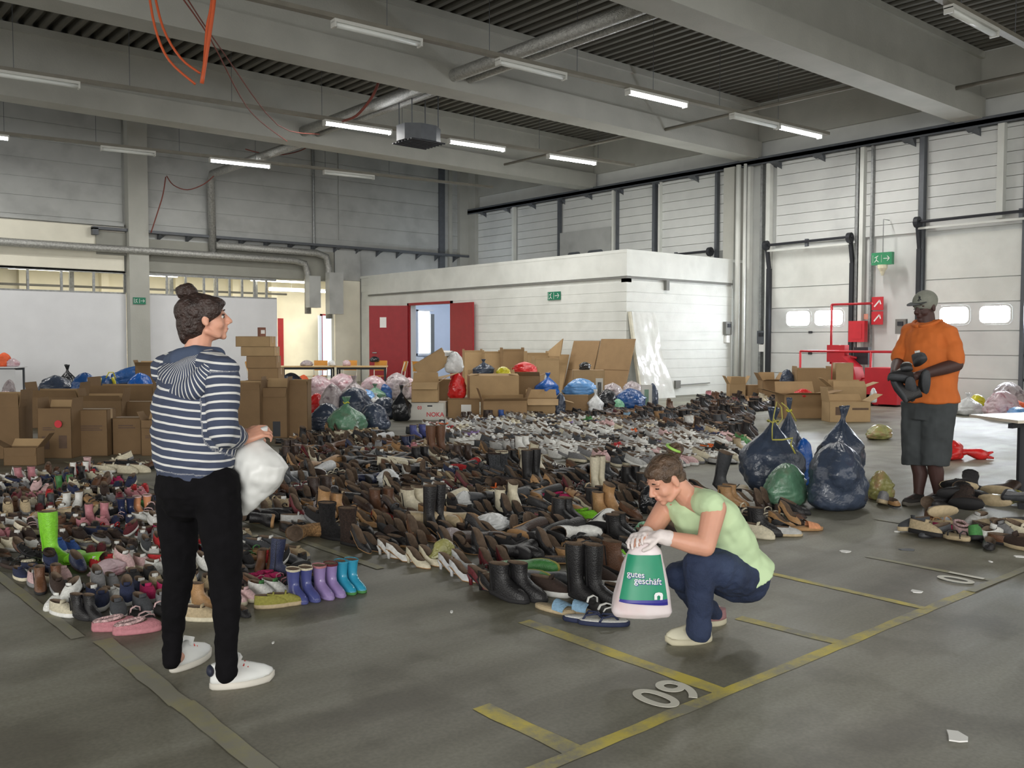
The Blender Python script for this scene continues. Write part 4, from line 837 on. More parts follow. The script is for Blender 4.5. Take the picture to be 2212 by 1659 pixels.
cart(270, 326, 925, 868, 'small carton in the second row just left of the standing woman', .02, .6, flaps=None, m=M_cardL)
cart(190, 330, 905, 850, 'wide open carton at the back of the left carton group', .02, .5, fa=(95, 90, 90, 90), fl=.25, m=M_cardL)
cart(292, 334, 856, 790, 'brown carton standing behind the blue bags', .1, .8, fa=(130, 110, 110, 110), fl=.3, m=M_cardL)
cart(500, 563, 948, 842, 'open carton with clothes, right behind the standing woman', 0, .8, fa=(60, 95, 92, 100), fl=.35, m=M_cardL)
cart(567, 621, 946, 838, 'tall carton with a flap hanging over a dark-painted opening', 0, .8, fa=(262, 95, 90, 95), fl=.45, prints=[(.42, .03, .72, .33, M_dark)], m=M_cardL)  # black front mark paints the darkness inside the opening, no real hole
cart(623, 665, 944, 832, 'narrow tall carton at the right end of the front carton row', 0, .9, fa=(100, 95, 92, 95), fl=.3, m=M_cardL)
st0 = cart(530, 600, 900, 822, 'lowest carton of the stack behind the standing woman', .05, .8, flaps=None, m=M_cardL)
z0 = st0.children[0].dimensions.z if False else None
dep = (G(565, 900)-Vector((0, 0, CAMH))).dot(FW); zz = 78*dep/1960; sp = G(565, 900)+V*.3
for w2, h2, dx, lab, kw in ((66, 26, 2, 'flat carton second from the bottom of the stack behind the woman', {}), (64, 26, -3, 'carton in the middle of the stack behind the woman', {}), (72, 20, -10, 'squashed carton second from the top of the stack', dict(m=M_card2)), (74, 22, -20, 'bulging carton on top of the stack behind the woman', dict(m=M_card2))):
    carton('carton', sp+U*dx*dep/1960+ZV*zz, math.atan2(RT.y, RT.x)+R.uniform(-.08, .08), w2*dep/1960, .42, h2*dep/1960, lab, None, **kw); zz += h2*dep/1960+.003
tb = thing('small_box', sp+U*(-7)*dep/1960+ZV*zz, 'small reddish brown box standing on top of the carton stack', 'box'); B(((-.06, -.05, 0), (.06, .05, .17))).build('box_body', mat('reddish_box', (134, 88, 72), .7), tb); B(((-.04, -.053, .05), (.04, -.05, .12))).build('paper_label', M_paper, tb)
# central carton group
wb = cart(884, 961, 908, 870, 'white carton with red lettering in front of the open cartons', -.05, .8, flaps=None, m=M_wbox, prints=[(.53, .78, .67, .86, M_dark)])
def boxtext(par, s, x, y, z, size, mm):
    cu = bpy.data.curves.new('t', 'FONT'); cu.body = s; cu.size = size; cu.extrude = .001; cu.offset = .002
    o = bpy.data.objects.new('tmp', cu); C.objects.link(o); dg = bpy.context.evaluated_depsgraph_get(); me = bpy.data.meshes.new_from_object(o.evaluated_get(dg)); bpy.data.objects.remove(o)
    me.materials.clear(); me.materials.append(mm); return mkobj('lettering', me, par, (x, y, z), (math.pi/2, 0, 0))
wy = -wb.children[0].dimensions.y/2 if wb.children[0].dimensions.y > .05 else -.2
wy = min(v.co.y for v in wb.children[0].data.vertices)-.003
boxtext(wb, 'NOKA', .0, wy, .07, .11, M_redbox); boxtext(wb, '03', -.16, wy, .2, .08, M_redbox)
cart(888, 946, 869, 826, 'open carton standing on the white lettered carton', .04, .7, z=.33, fa=(225, 150, 85, 210), fl=.5, m=M_card2)
cart(966, 1034, 905, 862, 'carton with a white paper label on its front', .06, .8, flaps=None, prints=[(.42, .15, .74, .72, M_paper)])
cart(1040, 1136, 908, 866, 'wide low carton in the front of the middle group', .16, .45, fa=(150, 110, 60, 110), fl=.3, m=M_card)
cart(1010, 1118, 868, 812, 'big pale carton filled with bags, above the wide low carton', .12, .6, z=.30, fa=(20, 10, 120, 10), fl=.2, m=M_card2, prints=[])
cart(1136, 1206, 902, 862, 'carton with wide open flaps spread to both sides', .04, .6, fa=(215, 195, 120, 200), fl=.5, m=M_card2)
cart(1102, 1166, 864, 812, 'open carton with a small white label behind the spread flaps', .02, .7, z=.27, fa=(150, 160, 100, 150), fl=.4, prints=[(.05, .5, .2, .8, M_paper)])
cart(1214, 1272, 896, 854, 'plain closed carton right of the navy bag', -.05, .8, flaps=None, m=M_card)
cart(1238, 1306, 858, 800, 'carton with black print on its right side before the cardboard sheets', .0, .6, dep=18.9, flaps=None, m=M_card2, prints=[(.72, .3, .95, .8, M_wbox), (.78, .4, .9, .7, M_dark)])
carton('carton', PD(944, 803, 18.1), math.atan2(RT.y, RT.x)+.05, .66, .45, .36, 'tilted carton leaning over the open cartons with newspapers on it', None, tilt=-.55, m=M_card2)
hp = PD(946, 830, 18.4); hp.z = 0; carton('carton', hp, math.atan2(RT.y, RT.x)+.05, .62, .5, .66, 'carton hidden under the tilted carton', None, m=M_card)
for a, b, yb, yt, lab in ((1000, 1040, 852, 760, 'upright carton at the wall nearest the red doors'), (1043, 1079, 853, 762, 'second carton along the wall from the red doors'), (1082, 1130, 854, 758, 'third carton along the wall from the red doors'), (1134, 1184, 856, 766, 'fourth carton along the wall from the red doors'), (1150, 1206, 868, 778, 'pale carton before the slanted cardboard sheet')):
    cart(a, b, yb, yt, lab, .3, .5, fa=(100, 90, 90, 90), fl=.15, m=M_card if 'third' in lab else M_card2)
def sheet(name, x0, x1, yb, yt, lean, label, m=M_card, Y=None, th=.03):
    p = PX(x0, yb, XB-.62); q = PX(x1, yb, XB-.62); h = (PX(x0, yt, XB-.1)-p).z+.0; p.z = q.z = 0
    w2 = (q-p).length; t = thing(name, (p+q)/2, label, 'cardboard'); d = (q-p).normalized(); n = Vector((1, 0, 0)); up = (ZV*h+n*.45*lean)
    mb = MB(); c0 = -d*w2/2; vs = []
    for off in (0, th):
        for (u, v) in ((0, 0), (1, 0), (1, 1), (0, 1)): vs.append(c0+d*w2*u+up*v-n*off+Vector((0, 0, 0)))
    mb.add(vs, [(0, 1, 2, 3), (7, 6, 5, 4), (0, 4, 5, 1), (1, 5, 6, 2), (2, 6, 7, 3), (3, 7, 4, 0)]); mb.build('sheet', m, t)
    mb = MB(); a = c0+up*.48-n*(th+.002); mb.add([a, a+d*w2, a+d*w2+up*.012, a+up*.012], [(0, 1, 2, 3)]); mb.build('crease', M_cardin, t); return t
sheet('cardboard_sheet', 1214, 1270, 850, 730, 1, 'tall cardboard sheet leaning on the white wall, left one'); sheet('cardboard_sheet', 1273, 1346, 856, 728, 1, 'tall cardboard sheet leaning beside the room corner, right one')
t = thing('cardboard_sheet', PX(1192, 852, XB-.75), 'slanted cardboard sheet propped beside the two tall sheets', 'cardboard'); t.location.z = 0
MB().bar((0, .45, .62), (0, -.35, .62), .03, 1.0).build('sheet', M_card2, t); t.children[0].rotation_euler = (0, .25, 0)
MB().add([(-.05, -.35, 1.05), (-.02, -.35, 1.05), (.08, -.35, 1.5), (.05, -.35, 1.5), (-.05, .3, 1.05), (-.02, .3, 1.05)], [(0, 1, 2, 3), (0, 3, 4), (1, 5, 2), (3, 2, 5, 4)]).build('corner_flap', M_card2, t)
# foam board wrapped in plastic
t = thing('wrapped_board', Vector((17.42, YX-.45, 0)), 'tall white board wrapped in crumpled shiny plastic leaning at the room corner', 'board')
mb = MB(); nx, nz = 14, 34; vs = []
for j in range(nz+1):
    for i in range(nx+1):
        u, v = i/nx, j/nz; z = 2.17*v; x = -.46+.92*u+(.34*(1-v)**2)*u+.03*math.sin(9*v); y = .42*v-.02+(-.05+.11*abs(noise.noise(Vector((u*4.2+z*.6, z*1.0, 3))))+.02*noise.noise(Vector((u*9, z*4, 8))))*(1-.1*u)
        vs.append((x, y, z))
mb.add(vs, [(j*(nx+1)+i, j*(nx+1)+i+1, (j+1)*(nx+1)+i+1, (j+1)*(nx+1)+i) for j in range(nz) for i in range(nx)])
n0 = len(mb.v); bs = [(v[0], v[1]+.05+.0*v[2], v[2]) for v in vs]
mb.add(bs, [(j*(nx+1)+i, (j+1)*(nx+1)+i, (j+1)*(nx+1)+i+1, j*(nx+1)+i+1) for j in range(nz) for i in range(nx)])
M_film = mat('clear_wrap_over_white', (226, 228, 224), .18, .05, 6, .4, 6, spec=.8)
mb.build('plastic_wrap', M_film, t, True)
mb = MB(); mb.add([(-.5, .05, 0), (-.44, .05, 0), (-.44, .45, 2.17), (-.5, .45, 2.17), (-.5, -.03, 0), (-.44, -.03, 0), (-.44, .37, 2.17), (-.5, .37, 2.17)], [(0, 1, 2, 3), (7, 6, 5, 4), (0, 3, 7, 4), (1, 5, 6, 2), (3, 2, 6, 7)]); mb.build('board', mat('foam_board', (212, 208, 190), .8), t)
# right carton group near the loading doors
cart(1576, 1610, 866, 830, 'small carton against the white wall at the left of the right group', .05, .8, fa=(100, 120, 105, 120), fl=.6, m=M_card2)
cart(1614, 1643, 866, 832, 'small carton beside the drain pipes', .1, .8, flaps=None)
cart(1646, 1684, 868, 822, 'narrow carton with its rear flap standing up', .05, .9, fa=(170, 120, 90, 120), fl=.5)
cart(1722, 1796, 835, 800, 'brown carton at the back before the red machine', .0, .5, dep=18.6, fa=(95, 90, 90, 90), fl=.12, m=M_card)
cart(1690, 1780, 904, 852, 'large carton with spread pale flaps holding a red thing', .08, .6, fa=(170, 170, 110, 165), fl=.5, m=M_card)
cart(1790, 1880, 912, 868, 'carton with a dark square print and open flap', .05, .5, flaps=(0, 1, 1, 1), fa=(250, 150, 120, 100), fl=.35, m=M_card2, prints=[(.14, .35, .36, .75, M_ink), (.55, .6, .95, .7, M_ink)])
cart(1800, 1872, 880, 836, 'carton with a torn white flap behind the printed carton', 0, .5, dep=17.3, fa=(60, 160, 100, 140), fl=.4, m=M_card2)
cart(1806, 1844, 826, 784, 'tall pale carton standing before the red machine', .0, .6, dep=18.6, flaps=None, m=M_card2)
# ------------------------------------------------------------------ bags
def film(name, c, rough=.3, **k): return mat(name, c, rough, .18, 7, .9, 11, spec=.6, **k)
BAGM = dict(navy=film('navy_bag_film', (58, 68, 86)), green=film('green_bag_film', (92, 134, 108), .32, dirt=((104, 112, 96), 6, .9)), black=film('black_bag_film', (30, 32, 36), .25), blue=film('bright_blue_bag_film', (28, 92, 176)), lblue=film('light_blue_bag_film', (98, 152, 208)),
    white=film('white_bag_film_soft', (214, 216, 216)), red=film('red_bag_film', (208, 40, 40)), pink=film('clear_bag_of_pink_clothes', (196, 172, 178), .3, dirt=((158, 84, 100), 9, 1)), grey=film('clear_bag_of_grey_clothes', (170, 160, 162), .3, dirt=((96, 78, 86), 10, 1)),
    dkblue=film('dark_blue_bag_film', (34, 76, 132)), yellow=film('yellow_bag_film', (206, 196, 40)), mint=film('mint_bag_film', (128, 186, 150)), olive=film('olive_clear_bag', (150, 148, 92), .3, dirt=((180, 120, 110), 9, .8)), orange=film('orange_cloth', (226, 96, 50), .7))
BC = [0]
def bagmesh(w, d, h, neck=.0, seed=0, lumps=.13, sag=.45, n=44, m=28, crease=.085, lean=(0, 0)):
    mb = MB(); rings = []; o = Vector((seed*7.3, seed*3.1, 0))
    for j in range(m+1):
        t = j/m
        if neck: f = (math.sin(math.pi*min(1, (t*.93+.07))**(sag+.35)))**.55 if t < .8 else 0; 
        f = max(0.0, 1-abs(2*(t**(.8+.0*sag))-.72)**2.6/(1.28**2.6 if t**.8*2 > .72 else .72**2.6*1.9))
        f = f**.6
        if neck: f = max(f*(1-max(0, (t-.45)/.4)**1.2) if t > .45 else f, .10+(.12*(t-.86)/.14 if t > .86 else 0)); f = min(f, 1)
        if j == m and not neck: f = .03
        ring = []
        for k in range(n):
            a = 2*math.pi*k/n; c = Vector((math.cos(a), math.sin(a), 0))
            q = Vector((c.x*1.3, c.y*1.3, t*1.9))+o
            s = 1+lumps*2.2*noise.noise(q)+crease*1.2*(abs(noise.noise(q*3.3))-.25)*2+crease*.5*noise.noise(q*8)
            if neck and t > .5: s *= 1+.28*(t-.5)*math.sin(a*9+seed)
            zz = h*(t+.03*noise.noise(q*1.7)*(1 if 0 < t else 0))
            ring.append((c.x*w/2*f*s+lean[0]*t*t*h, c.y*d/2*f*s+lean[1]*t*t*h, max(0, zz)))
        rings.append(ring)
    mb.loft(rings); return mb
def bag(c, w, d, h, kind, label, neck=1, rz=0, seed=None, string=None, name='filled_bag', cat='bag', group=None, **k):
    BC[0] += 1; seed = BC[0] if seed is None else seed
    t = thing(name, c, label, cat, rz, group); bagmesh(w, d, h, neck, seed, **k).build('bag_body', BAGM[kind], t, True)
    if string:
        ln = k.get('lean', (0, 0)); z = h*.84; x0 = ln[0]*.7*h; mb = MB(); mb.tube([(x0+.08*w*math.cos(a), .08*w*math.sin(a)-.0, z+.01*math.sin(3*a)) for a in [i*math.pi/8 for i in range(17)]], .008, 6); mb.build('tie_string', string, t, True)
    return t
def bagp(pxl, pxr, yb, yt, kind, label, z=0, dk=.9, back=.0, dep=None, **k):
    p = G((pxl+pxr)/2, yb, z)+V*back
    if dep: p = PD((pxl+pxr)/2, yb, dep); z = p.z
    dep = (p-Vector((0, 0, CAMH))).dot(FW); w = (pxr-pxl)*dep/1960; h = (yb-yt)*dep/1960
    p = p+V*w*dk*.35; p.z = z
    return bag(p, w*1.04, w*dk, h, kind, label, **k)
M_ystr = mat('yellow_drawstring', (176, 170, 84), .6, .05, 10)
b1 = bagp(1606, 1744, 1062, 884, 'navy', 'large navy refuse bag with its yellow drawstring standing up', dk=.8, sag=.5, string=M_ystr, lean=(.05, 0))
dp = (G(1675, 1062)-Vector((0, 0, CAMH))).dot(FW); pk = dp/1960
def PB(x, y, d): return PD(x, y, dp+d)
m = MB(); m.tube([PB(1668, 950, -.12), PB(1668, 925, -.12), PB(1672, 895, -.1), PB(1678, 868, -.05), PB(1688, 880, -.08), PB(1690, 905, -.1), PB(1680, 918, -.12), PB(1672, 905, -.12)], .006, 6)
m.tube([PB(1668, 950, -.14), PB(1690, 950, -.16), PB(1712, 946, -.16), PB(1708, 960, -.16), PB(1718, 980, -.17)], .009, 6); m.tube([PB(1688, 870, -.05), PB(1700, 880, -.04), PB(1712, 895, 0), PB(1720, 910, 0)], .006, 6)
fit(m.build('drawstring', M_ystr, None, True), b1)
bagp(1700, 1760, 1040, 872, 'navy', 'tall pointed navy bag top rising behind the drawstring bag', back=.35, dk=.8, sag=.2, string=mat('bright_yellow_tie', (210, 206, 60), .6))
bagp(1740, 1905, 1104, 958, 'navy', 'big slumped navy bag lying at the front right of the bag group', dk=.75, neck=0, lumps=.14, rz=.5)
bagp(1782, 1902, 1040, 888, 'navy', 'crumpled dark navy bag at the back of the bag group', back=.25, dk=.7, lumps=.18, crease=.11, lean=(.12, 0))
bagp(1714, 1762, 1050, 948, 'blue', 'small bright blue bag squeezed between the navy bags', back=.0, dk=.8, neck=0)
bagp(1650, 1762, 1096, 1004, 'green', 'translucent green bag in front of the large navy bag', dk=.7, neck=0, lumps=.10)
bagp(1880, 1936, 1082, 1018, 'olive', 'clear yellowish bag of shoes slumped beside the navy bags', dk=.9, neck=0, crease=.12)
bagp(1872, 1938, 950, 918, 'olive', 'flat brown and yellow bag lying behind the navy bags', dk=.7, neck=0)
b = bagp(2026, 2096, 994, 952, 'red', 'bright red knotted plastic bag lying behind the man', dk=.7, neck=0)
m = MB(); q = b.location; m.tube([q+uv(.10, 0, .08), q+uv(.2, 0, .09), q+uv(.34, -.02, .06), q+uv(.42, -.03, .05)], [.05, .035, .075, .05], 10); m.tube([q+uv(.40, -.03, .06), q+uv(.50, -.03, .09)], [.03, .012], 8); m.tube([q+uv(.40, -.03, .04), q+uv(.50, -.05, .02)], [.03, .012], 8); fit(m.build('knotted_end', BAGM['red'], None, True), b)
bagp(2066, 2136, 898, 850, 'white', 'white bag with a yellow patch lying at the far right', dk=.8, neck=1, rz=.4); bagp(2096, 2134, 878, 852, 'yellow', 'small yellow bag lying on the white one at the far right', z=.15, dk=.8, neck=0)
for a, b2, yb, yt, kd, lab in ((2135, 2215, 905, 845, 'pink', 'clear bag of pinkish clothes at the right edge'), (2150, 2230, 890, 826, 'grey', 'clear bag of greyish clothes behind the pinkish one at the right edge'), (2160, 2225, 893, 862, 'orange', 'orange cloth bundle on the bags at the right edge'), (2176, 2240, 912, 880, 'lblue', 'pale blue bundle at the right picture edge'), (2015, 2075, 893, 862, 'navy', 'low dark bag behind the man in orange')):
    bagp(a, b2, yb, yt, kd, lab, neck=0, dk=.8, crease=.1)
# left blue heap
bagp(70, 150, 880, 812, 'navy', 'dark blue bag slumped at the left end of the blue heap', neck=0, dk=.8); bagp(146, 206, 880, 806, 'dkblue', 'blue bag left of the yellow striped bag', neck=0, dk=.8)
bagp(118, 162, 856, 788, 'black', 'black bag standing behind the left carton group', neck=1); bagp(178, 320, 860, 798, 'dkblue', 'wide blue bag behind the yellow striped bag', neck=0, back=1.6, dk=.4); bagp(268, 330, 872, 806, 'blue', 'bright blue bag right next to the standing woman', neck=0, dk=.7)
bagp(186, 220, 830, 790, 'black', 'black bag on top of the blue heap', neck=1, back=1.4)
t = bagp(188, 256, 866, 812, 'dkblue', 'shopping bag with yellow and dark blue vertical stripes', neck=0, dk=.5); t.name = 'striped_bag'
vv = [v.co for v in t.children[0].data.vertices]; hz = max(v.z for v in vv); hx = max(v.x for v in vv)
for u0, u1 in ((-.62, -.30), (.22, .72)):
    mb = MB(); mb.tube([(.5*(u0+u1)*hx*f, min([v.y for v in vv if abs(v.x-.5*(u0+u1)*hx*f) < .05 and abs(v.z-z*hz) < .06] or [-.1])-.0, z*hz) for z, f in ((.15, 1), (.35, 1), (.55, .95), (.75, .85), (.9, .7))], [(u1-u0)*hx*.5]*4+[(u1-u0)*hx*.35], 8, flat=.35); s = mb.build('yellow_stripe', BAGM['yellow'], t, True)
MB().tube([(.0, -.1, hz*.9), (.06, -.12, hz*1.12), (.16, -.12, hz*1.12), (.22, -.1, hz*.85)], .014, 6).build('handle', BAGM['yellow'], t, True)
t = thing('bucket', G(44, 905)+V*2.0, 'blue plastic bin standing behind the left cartons', 'bin'); MB().lathe([(.13, 0), (.16, .38), (.165, .40), (.15, .40), (.12, .03)], (0, 0, 0), 16).build('bin_body', BAGM['dkblue'], t, True); MB().tube([(-.16, 0, .39), (0, -.17, .34), (.16, 0, .39)], .006, 6).build('handle', M_steel, t)
bagp(2, 30, 880, 820, 'grey', 'grey bag at the left picture edge behind the cartons', neck=0); bagp(-16, 26, 885, 845, 'pink', 'pinkish bag at the far left behind the cartons', neck=0); bagp(60, 92, 870, 820, 'grey', 'clear greyish bag beside the blue bin', neck=0, back=.6)
# middle bag heap
for a, b2, yb, yt, kd, lab, kw in (
    (668, 738, 932, 872, 'navy', 'navy bag at the left front of the middle bag heap', {}), (772, 836, 932, 872, 'navy', 'round navy bag at the right front of the middle bag heap', {}),
    (706, 782, 940, 858, 'green', 'pointed translucent green bag tied with yellow string', dict(neck=1, string=mat('bright_yellow_tie', (210, 206, 60)))),
    (724, 800, 905, 838, 'navy', 'navy bag in the middle of the heap behind the green bag', {}), (792, 828, 885, 850, 'white', 'white knotted bag on the middle heap', dict(neck=1)),
    (800, 860, 905, 858, 'navy', 'dark slate bag between the white and the black bag', {}), (846, 886, 910, 832, 'black', 'black bag standing beside the white lettered carton', dict(neck=1)),
    (784, 832, 868, 830, 'green', 'green bag peeking out at the back of the middle heap', dict(neck=1)), (832, 872, 862, 824, 'red', 'red bag at the back of the middle heap', {}), (812, 846, 866, 830, 'dkblue', 'dark blue bag next to the red bag', {}), (768, 810, 872, 842, 'lblue', 'light blue bag before the clear bags', {}),
    (664, 700, 900, 850, 'red', 'dark red bundle at the left of the clear bags', {}), (690, 740, 905, 830, 'grey', 'clear bag of grey and brown clothes in the middle heap', {}), (650, 720, 872, 812, 'pink', 'clear bag of pink clothes at the left of the heap', {}), (700, 770, 866, 808, 'pink', 'clear bag of pale pink clothes at the top of the heap', {}),
    (735, 790, 876, 812, 'grey', 'clear bag with grey clothes near the table leg', dict(neck=1)), (775, 835, 866, 812, 'pink', 'clear bag of pink clothes below the white chairs', {}), (825, 885, 864, 806, 'grey', 'clear bag of mixed clothes before the red door', {}), (866, 900, 862, 816, 'pink', 'clear pink bag at the foot of the red door', {}), (600, 650, 850, 806, 'navy', 'dark bundle behind the narrow tall carton', {}), (640, 668, 842, 810, 'orange', 'orange bundle in the open carton row', {})):
    bagp(a, b2, yb, yt, kd, lab, **{**dict(neck=0, dk=.9, crease=.09), **kw})
# bags on and by the central cartons
for a, b2, yb, yt, kd, z, lab, kw in (
    (1020, 1068, 813, 776, 'navy', 17.2, 'navy bag sitting in the big pale carton', dict(neck=1)), (1104, 1162, 812, 782, 'red', 18.2, 'red and yellow sweet bag on the open carton', {}), (1070, 1104, 813, 792, 'yellow', 17.2, 'yellow bag beside the red one on the open carton', {}),
    (968, 1006, 862, 806, 'red', 16.9, 'shiny red bag hanging between the two cartons', {}), (1156, 1212, 856, 806, 'blue', 17.5, 'bright blue bag on the carton with spread flaps', dict(neck=1)), (1220, 1288, 855, 818, 'lblue', 17.9, 'light blue bag on the plain closed carton', {}), (1168, 1192, 868, 796, 'white', 0, 'small white bag behind the bright blue bag', {}),
    (1198, 1224, 902, 850, 'navy', 0, 'narrow navy bag between two cartons of the middle group', {}), (1268, 1306, 897, 842, 'white', 0, 'white and red shopping bag at the right of the cartons', dict(neck=1)), (1286, 1340, 890, 842, 'black', 0, 'black bag behind the white shopping bag', {}), (1318, 1352, 890, 862, 'mint', 0, 'mint green bag in front of the blue one', {}),
    (1328, 1398, 888, 840, 'dkblue', 0, 'shiny blue bag left of the upright paper pack', {}), (1396, 1424, 882, 828, 'navy', 0, 'dark blue bag at the right end before the wrapped board', {}), (1296, 1352, 872, 828, 'grey', 0, 'clear bag of lilac clothes before the cardboard sheets', {}), (1340, 1392, 868, 824, 'grey', 0, 'clear greyish bag before the wrapped board', {}), (1250, 1278, 800, 782, 'black', 19.1, 'small black bag behind the light blue bag', {})):
    bagp(a, b2, yb, yt, kd, lab, dep=z or None, **{**dict(neck=0, dk=.8, crease=.09), **kw})
t = thing('paper_pack', G(1396, 884), 'white upright paper pack with green print among the blue bags', 'pack', rz=-.7); B(((-.11, -.06, 0), (.11, .06, .52))).build('pack_body', M_wbox, t); B(((-.05, -.063, .1), (.04, -.06, .42))).build('green_print', mat('pale_green_print', (120, 150, 130), .6), t)
t = thing('newspaper_stack', PD(966, 768, 18.1), 'stack of newspapers sliding off the tilted carton', 'paper', rz=.4)
for i in range(4): MB().tube([(-.22, 0, .02*i), (-.05, 0, .03+.02*i), (.12, 0, .01+.02*i), (.22, 0, -.05+.02*i)], .16, 6, flat=.07).build('newspaper', M_paper, t)
bag(PD(982, 806, 17.9), .36, .3, .42, 'white', 'white plastic bag under the newspapers', neck=0)
tag(MB().loft([[(x, y, z) for x, y in ((-.5, -.1), (-.1, -.16), (.34, -.1), (.5, .02), (.1, .16), (-.3, .08))] for z in (0, .008)]).build('cardboard_flap', M_card2, loc=PD(936, 820, 16.9)), 'loose pale cardboard flap lying across the open cartons', 'cardboard').rotation_euler = (.1, -.25, -.6)
# bundles inside the right carton group
for a, b2, yb, yt, kd, z, lab in ((1716, 1760, 860, 840, 'red', 16.9, 'red cloth inside the large spread carton'), (1684, 1722, 842, 798, 'navy', 18.8, 'dark clothes heap behind the right cartons'), (1686, 1722, 862, 828, 'white', 17.6, 'white cloth on the carton edge near the loading door'), (1878, 1898, 870, 838, 'white', 17.2, 'torn white paper sack by the red machine')):
    bagp(a, b2, yb, yt, kd, lab, dep=z, neck=0, dk=.7, crease=.12, cat='bundle', name='cloth_bundle')
# ------------------------------------------------------------------ table, chairs, bench
M_wood = mat('orange_plywood', (206, 142, 58), .5, .1, 6, stretch=(1, 6, 1)); M_top = mat('table_top_wood', (196, 166, 118), .5, .08, 4); M_chr = mat('white_chair_frame', (206, 206, 196), .4)
def table(name, c, rz, w, d, h, label, m=M_top, legs=M_dark, ap=True):
    t = thing(name, c, label, 'table', rz); B(((-w/2, -d/2, h-.03), (w/2, d/2, h))).build('table_top', m, t)
    if ap: B(((-w/2+.05, -d/2+.05, h-.09), (w/2-.05, -d/2+.07, h-.03)), ((-w/2+.05, d/2-.07, h-.09), (w/2-.05, d/2-.05, h-.03))).build('apron', legs, t)
    for x in (-1, 1):
        for y in (-1, 1): MB().bar((x*(w/2-.07), y*(d/2-.06), 0), (x*(w/2-.07), y*(d/2-.06), h-.03), .04).build('leg', legs, t)
    return t
ba = math.atan2(RT.y, RT.x)
table('table', (11.9, 22.6, 0), -.0+ba+.1, 1.5, .75, .75, 'long wooden table left half, before the far doorway'); table('table', (13.05, 21.65, 0), ba+.1, 1.4, .75, .75, 'long wooden table right half, beside the orange chairs')
def chair(label):
    t = thing('school_chair', (0, 0, 0), label, 'chair', group=None)
    B(((-.19, -.19, .44), (.19, .19, .455))).build('seat', M_wood, t)
    MB().loft([[(x, .2+.03*math.cos(x*7)-.02+(z-.62)*.2, z) for x in (-.19, -.1, 0, .1, .19)]+[(x, .215+.03*math.cos(x*7)-.02+(z-.62)*.2, z) for x in (.19, .1, 0, -.1, -.19)] for z in (.60, .64, .84, .88)]).build('backrest', M_wood, t)
    for x in (-1, 1):
        MB().tube([(x*.18, .17, .44), (x*.19, .19, .6), (x*.17, .27, .86)], .014, 8).build('back_post', M_chr, t)
        MB().tube([(x*.17, -.16, .44), (x*.2, -.2, 0)], .014, 8).build('leg', M_chr, t); MB().tube([(x*.17, .16, .44), (x*.2, .22, 0)], .014, 8).build('leg', M_chr, t)
    return t
def clone(o, loc, rz, label=None, group=None):
    c = o.copy(); C.objects.link(c); c.location = loc; c.rotation_euler.z = rz
    if label: c['label'] = label
    if group: c['group'] = group
    for ch in list(o.children):
        g = ch.copy(); C.objects.link(g); g.parent = c
        for h in list(ch.children): q = h.copy(); C.objects.link(q); q.parent = g
    return c
ch = chair('orange plywood chair at the right end of the long table'); ch.location = (13.9, 21.2, 0); ch.rotation_euler.z = ba-1.7
clone(ch, (14.35, 20.6, 0), ba+2.6, 'orange plywood chair standing nearest the red door'); clone(ch, (10.7, 23.2, 0), ba+1.5, 'orange plywood chair at the left end of the long table'); clone(ch, (12.5, 23.0, 0), ba+.1, 'orange chair behind the table below the far doorway, left one'); clone(ch, (13.2, 22.6, 0), ba, 'orange chair behind the table below the far doorway, right one'); clone(ch, (13.7, 21.9, 0), ba-.3, 'orange chair with a dark cloth at the table corner')
bag((13.7, 22.05, .84), .3, .2, .16, 'black', 'dark cloth hanging over a chair back', neck=0, name='cloth_bundle', cat='bundle')
for i, (dx, w2, c2, lab) in enumerate(((-.5, .34, 'grey', 'grey bundle lying on the long table'), (.1, .2, 'white', 'small white bundle on the long table'), (.45, .24, 'pink', 'pinkish bundle on the long table'))):
    bag((12.3+dx*.9, 22.2-dx*.7, .75), w2, .2, .16, c2, lab, neck=0, name='cloth_bundle', cat='bundle')
t = table('trestle_table', (4.2, 25.4, 0), ba+.12, 2.6, .7, .8, 'pale grey table with front board at the far left', M_part, M_dsteel); B(((-1.28, -.34, .3), (1.28, -.32, .74))).build('front_board', M_part, t)
for dx, c2, lab, h2 in ((-.2, 'yellow', 'yellow cloth lying on the far left table', .1), (.35, 'yellow', 'second yellow cloth on the far left table', .14), (.9, 'orange', 'orange soft toy sitting on the far left table', .34), (1.1, 'pink', 'small pink toy on the far left table', .2)):
    bag(Vector((4.2, 25.4, .8))+Vector((math.cos(ba+.12), math.sin(ba+.12), 0))*dx, .3, .25, h2, c2, lab, neck=0, name='soft_item', cat='toy')
t = thing('bistro_table', G(2203, 1088), 'small white table on a dark central post at the right edge', 'table')
MB().loft([[(x, y, z) for x, y in ((-.36, -.10), (.4, -.42), (.75, .2), (.0, .45))] for z in (.735, .76)]).build('table_top', mat('pale_table_top', (214, 206, 190), .35, .04, 5), t)
MB().tube([(0, 0, .02), (0, 0, .735)], .035, 12).build('post', M_dark, t); MB().bar((-.25, 0, .70), (.4, 0, .70), .04).build('crossbar', M_dark, t)
for a in (0.4, 1.97, 3.54, 5.1): MB().bar((0, 0, .05), (.3*math.cos(a), .3*math.sin(a), .02), .05, .04).build('foot', M_dark, t)
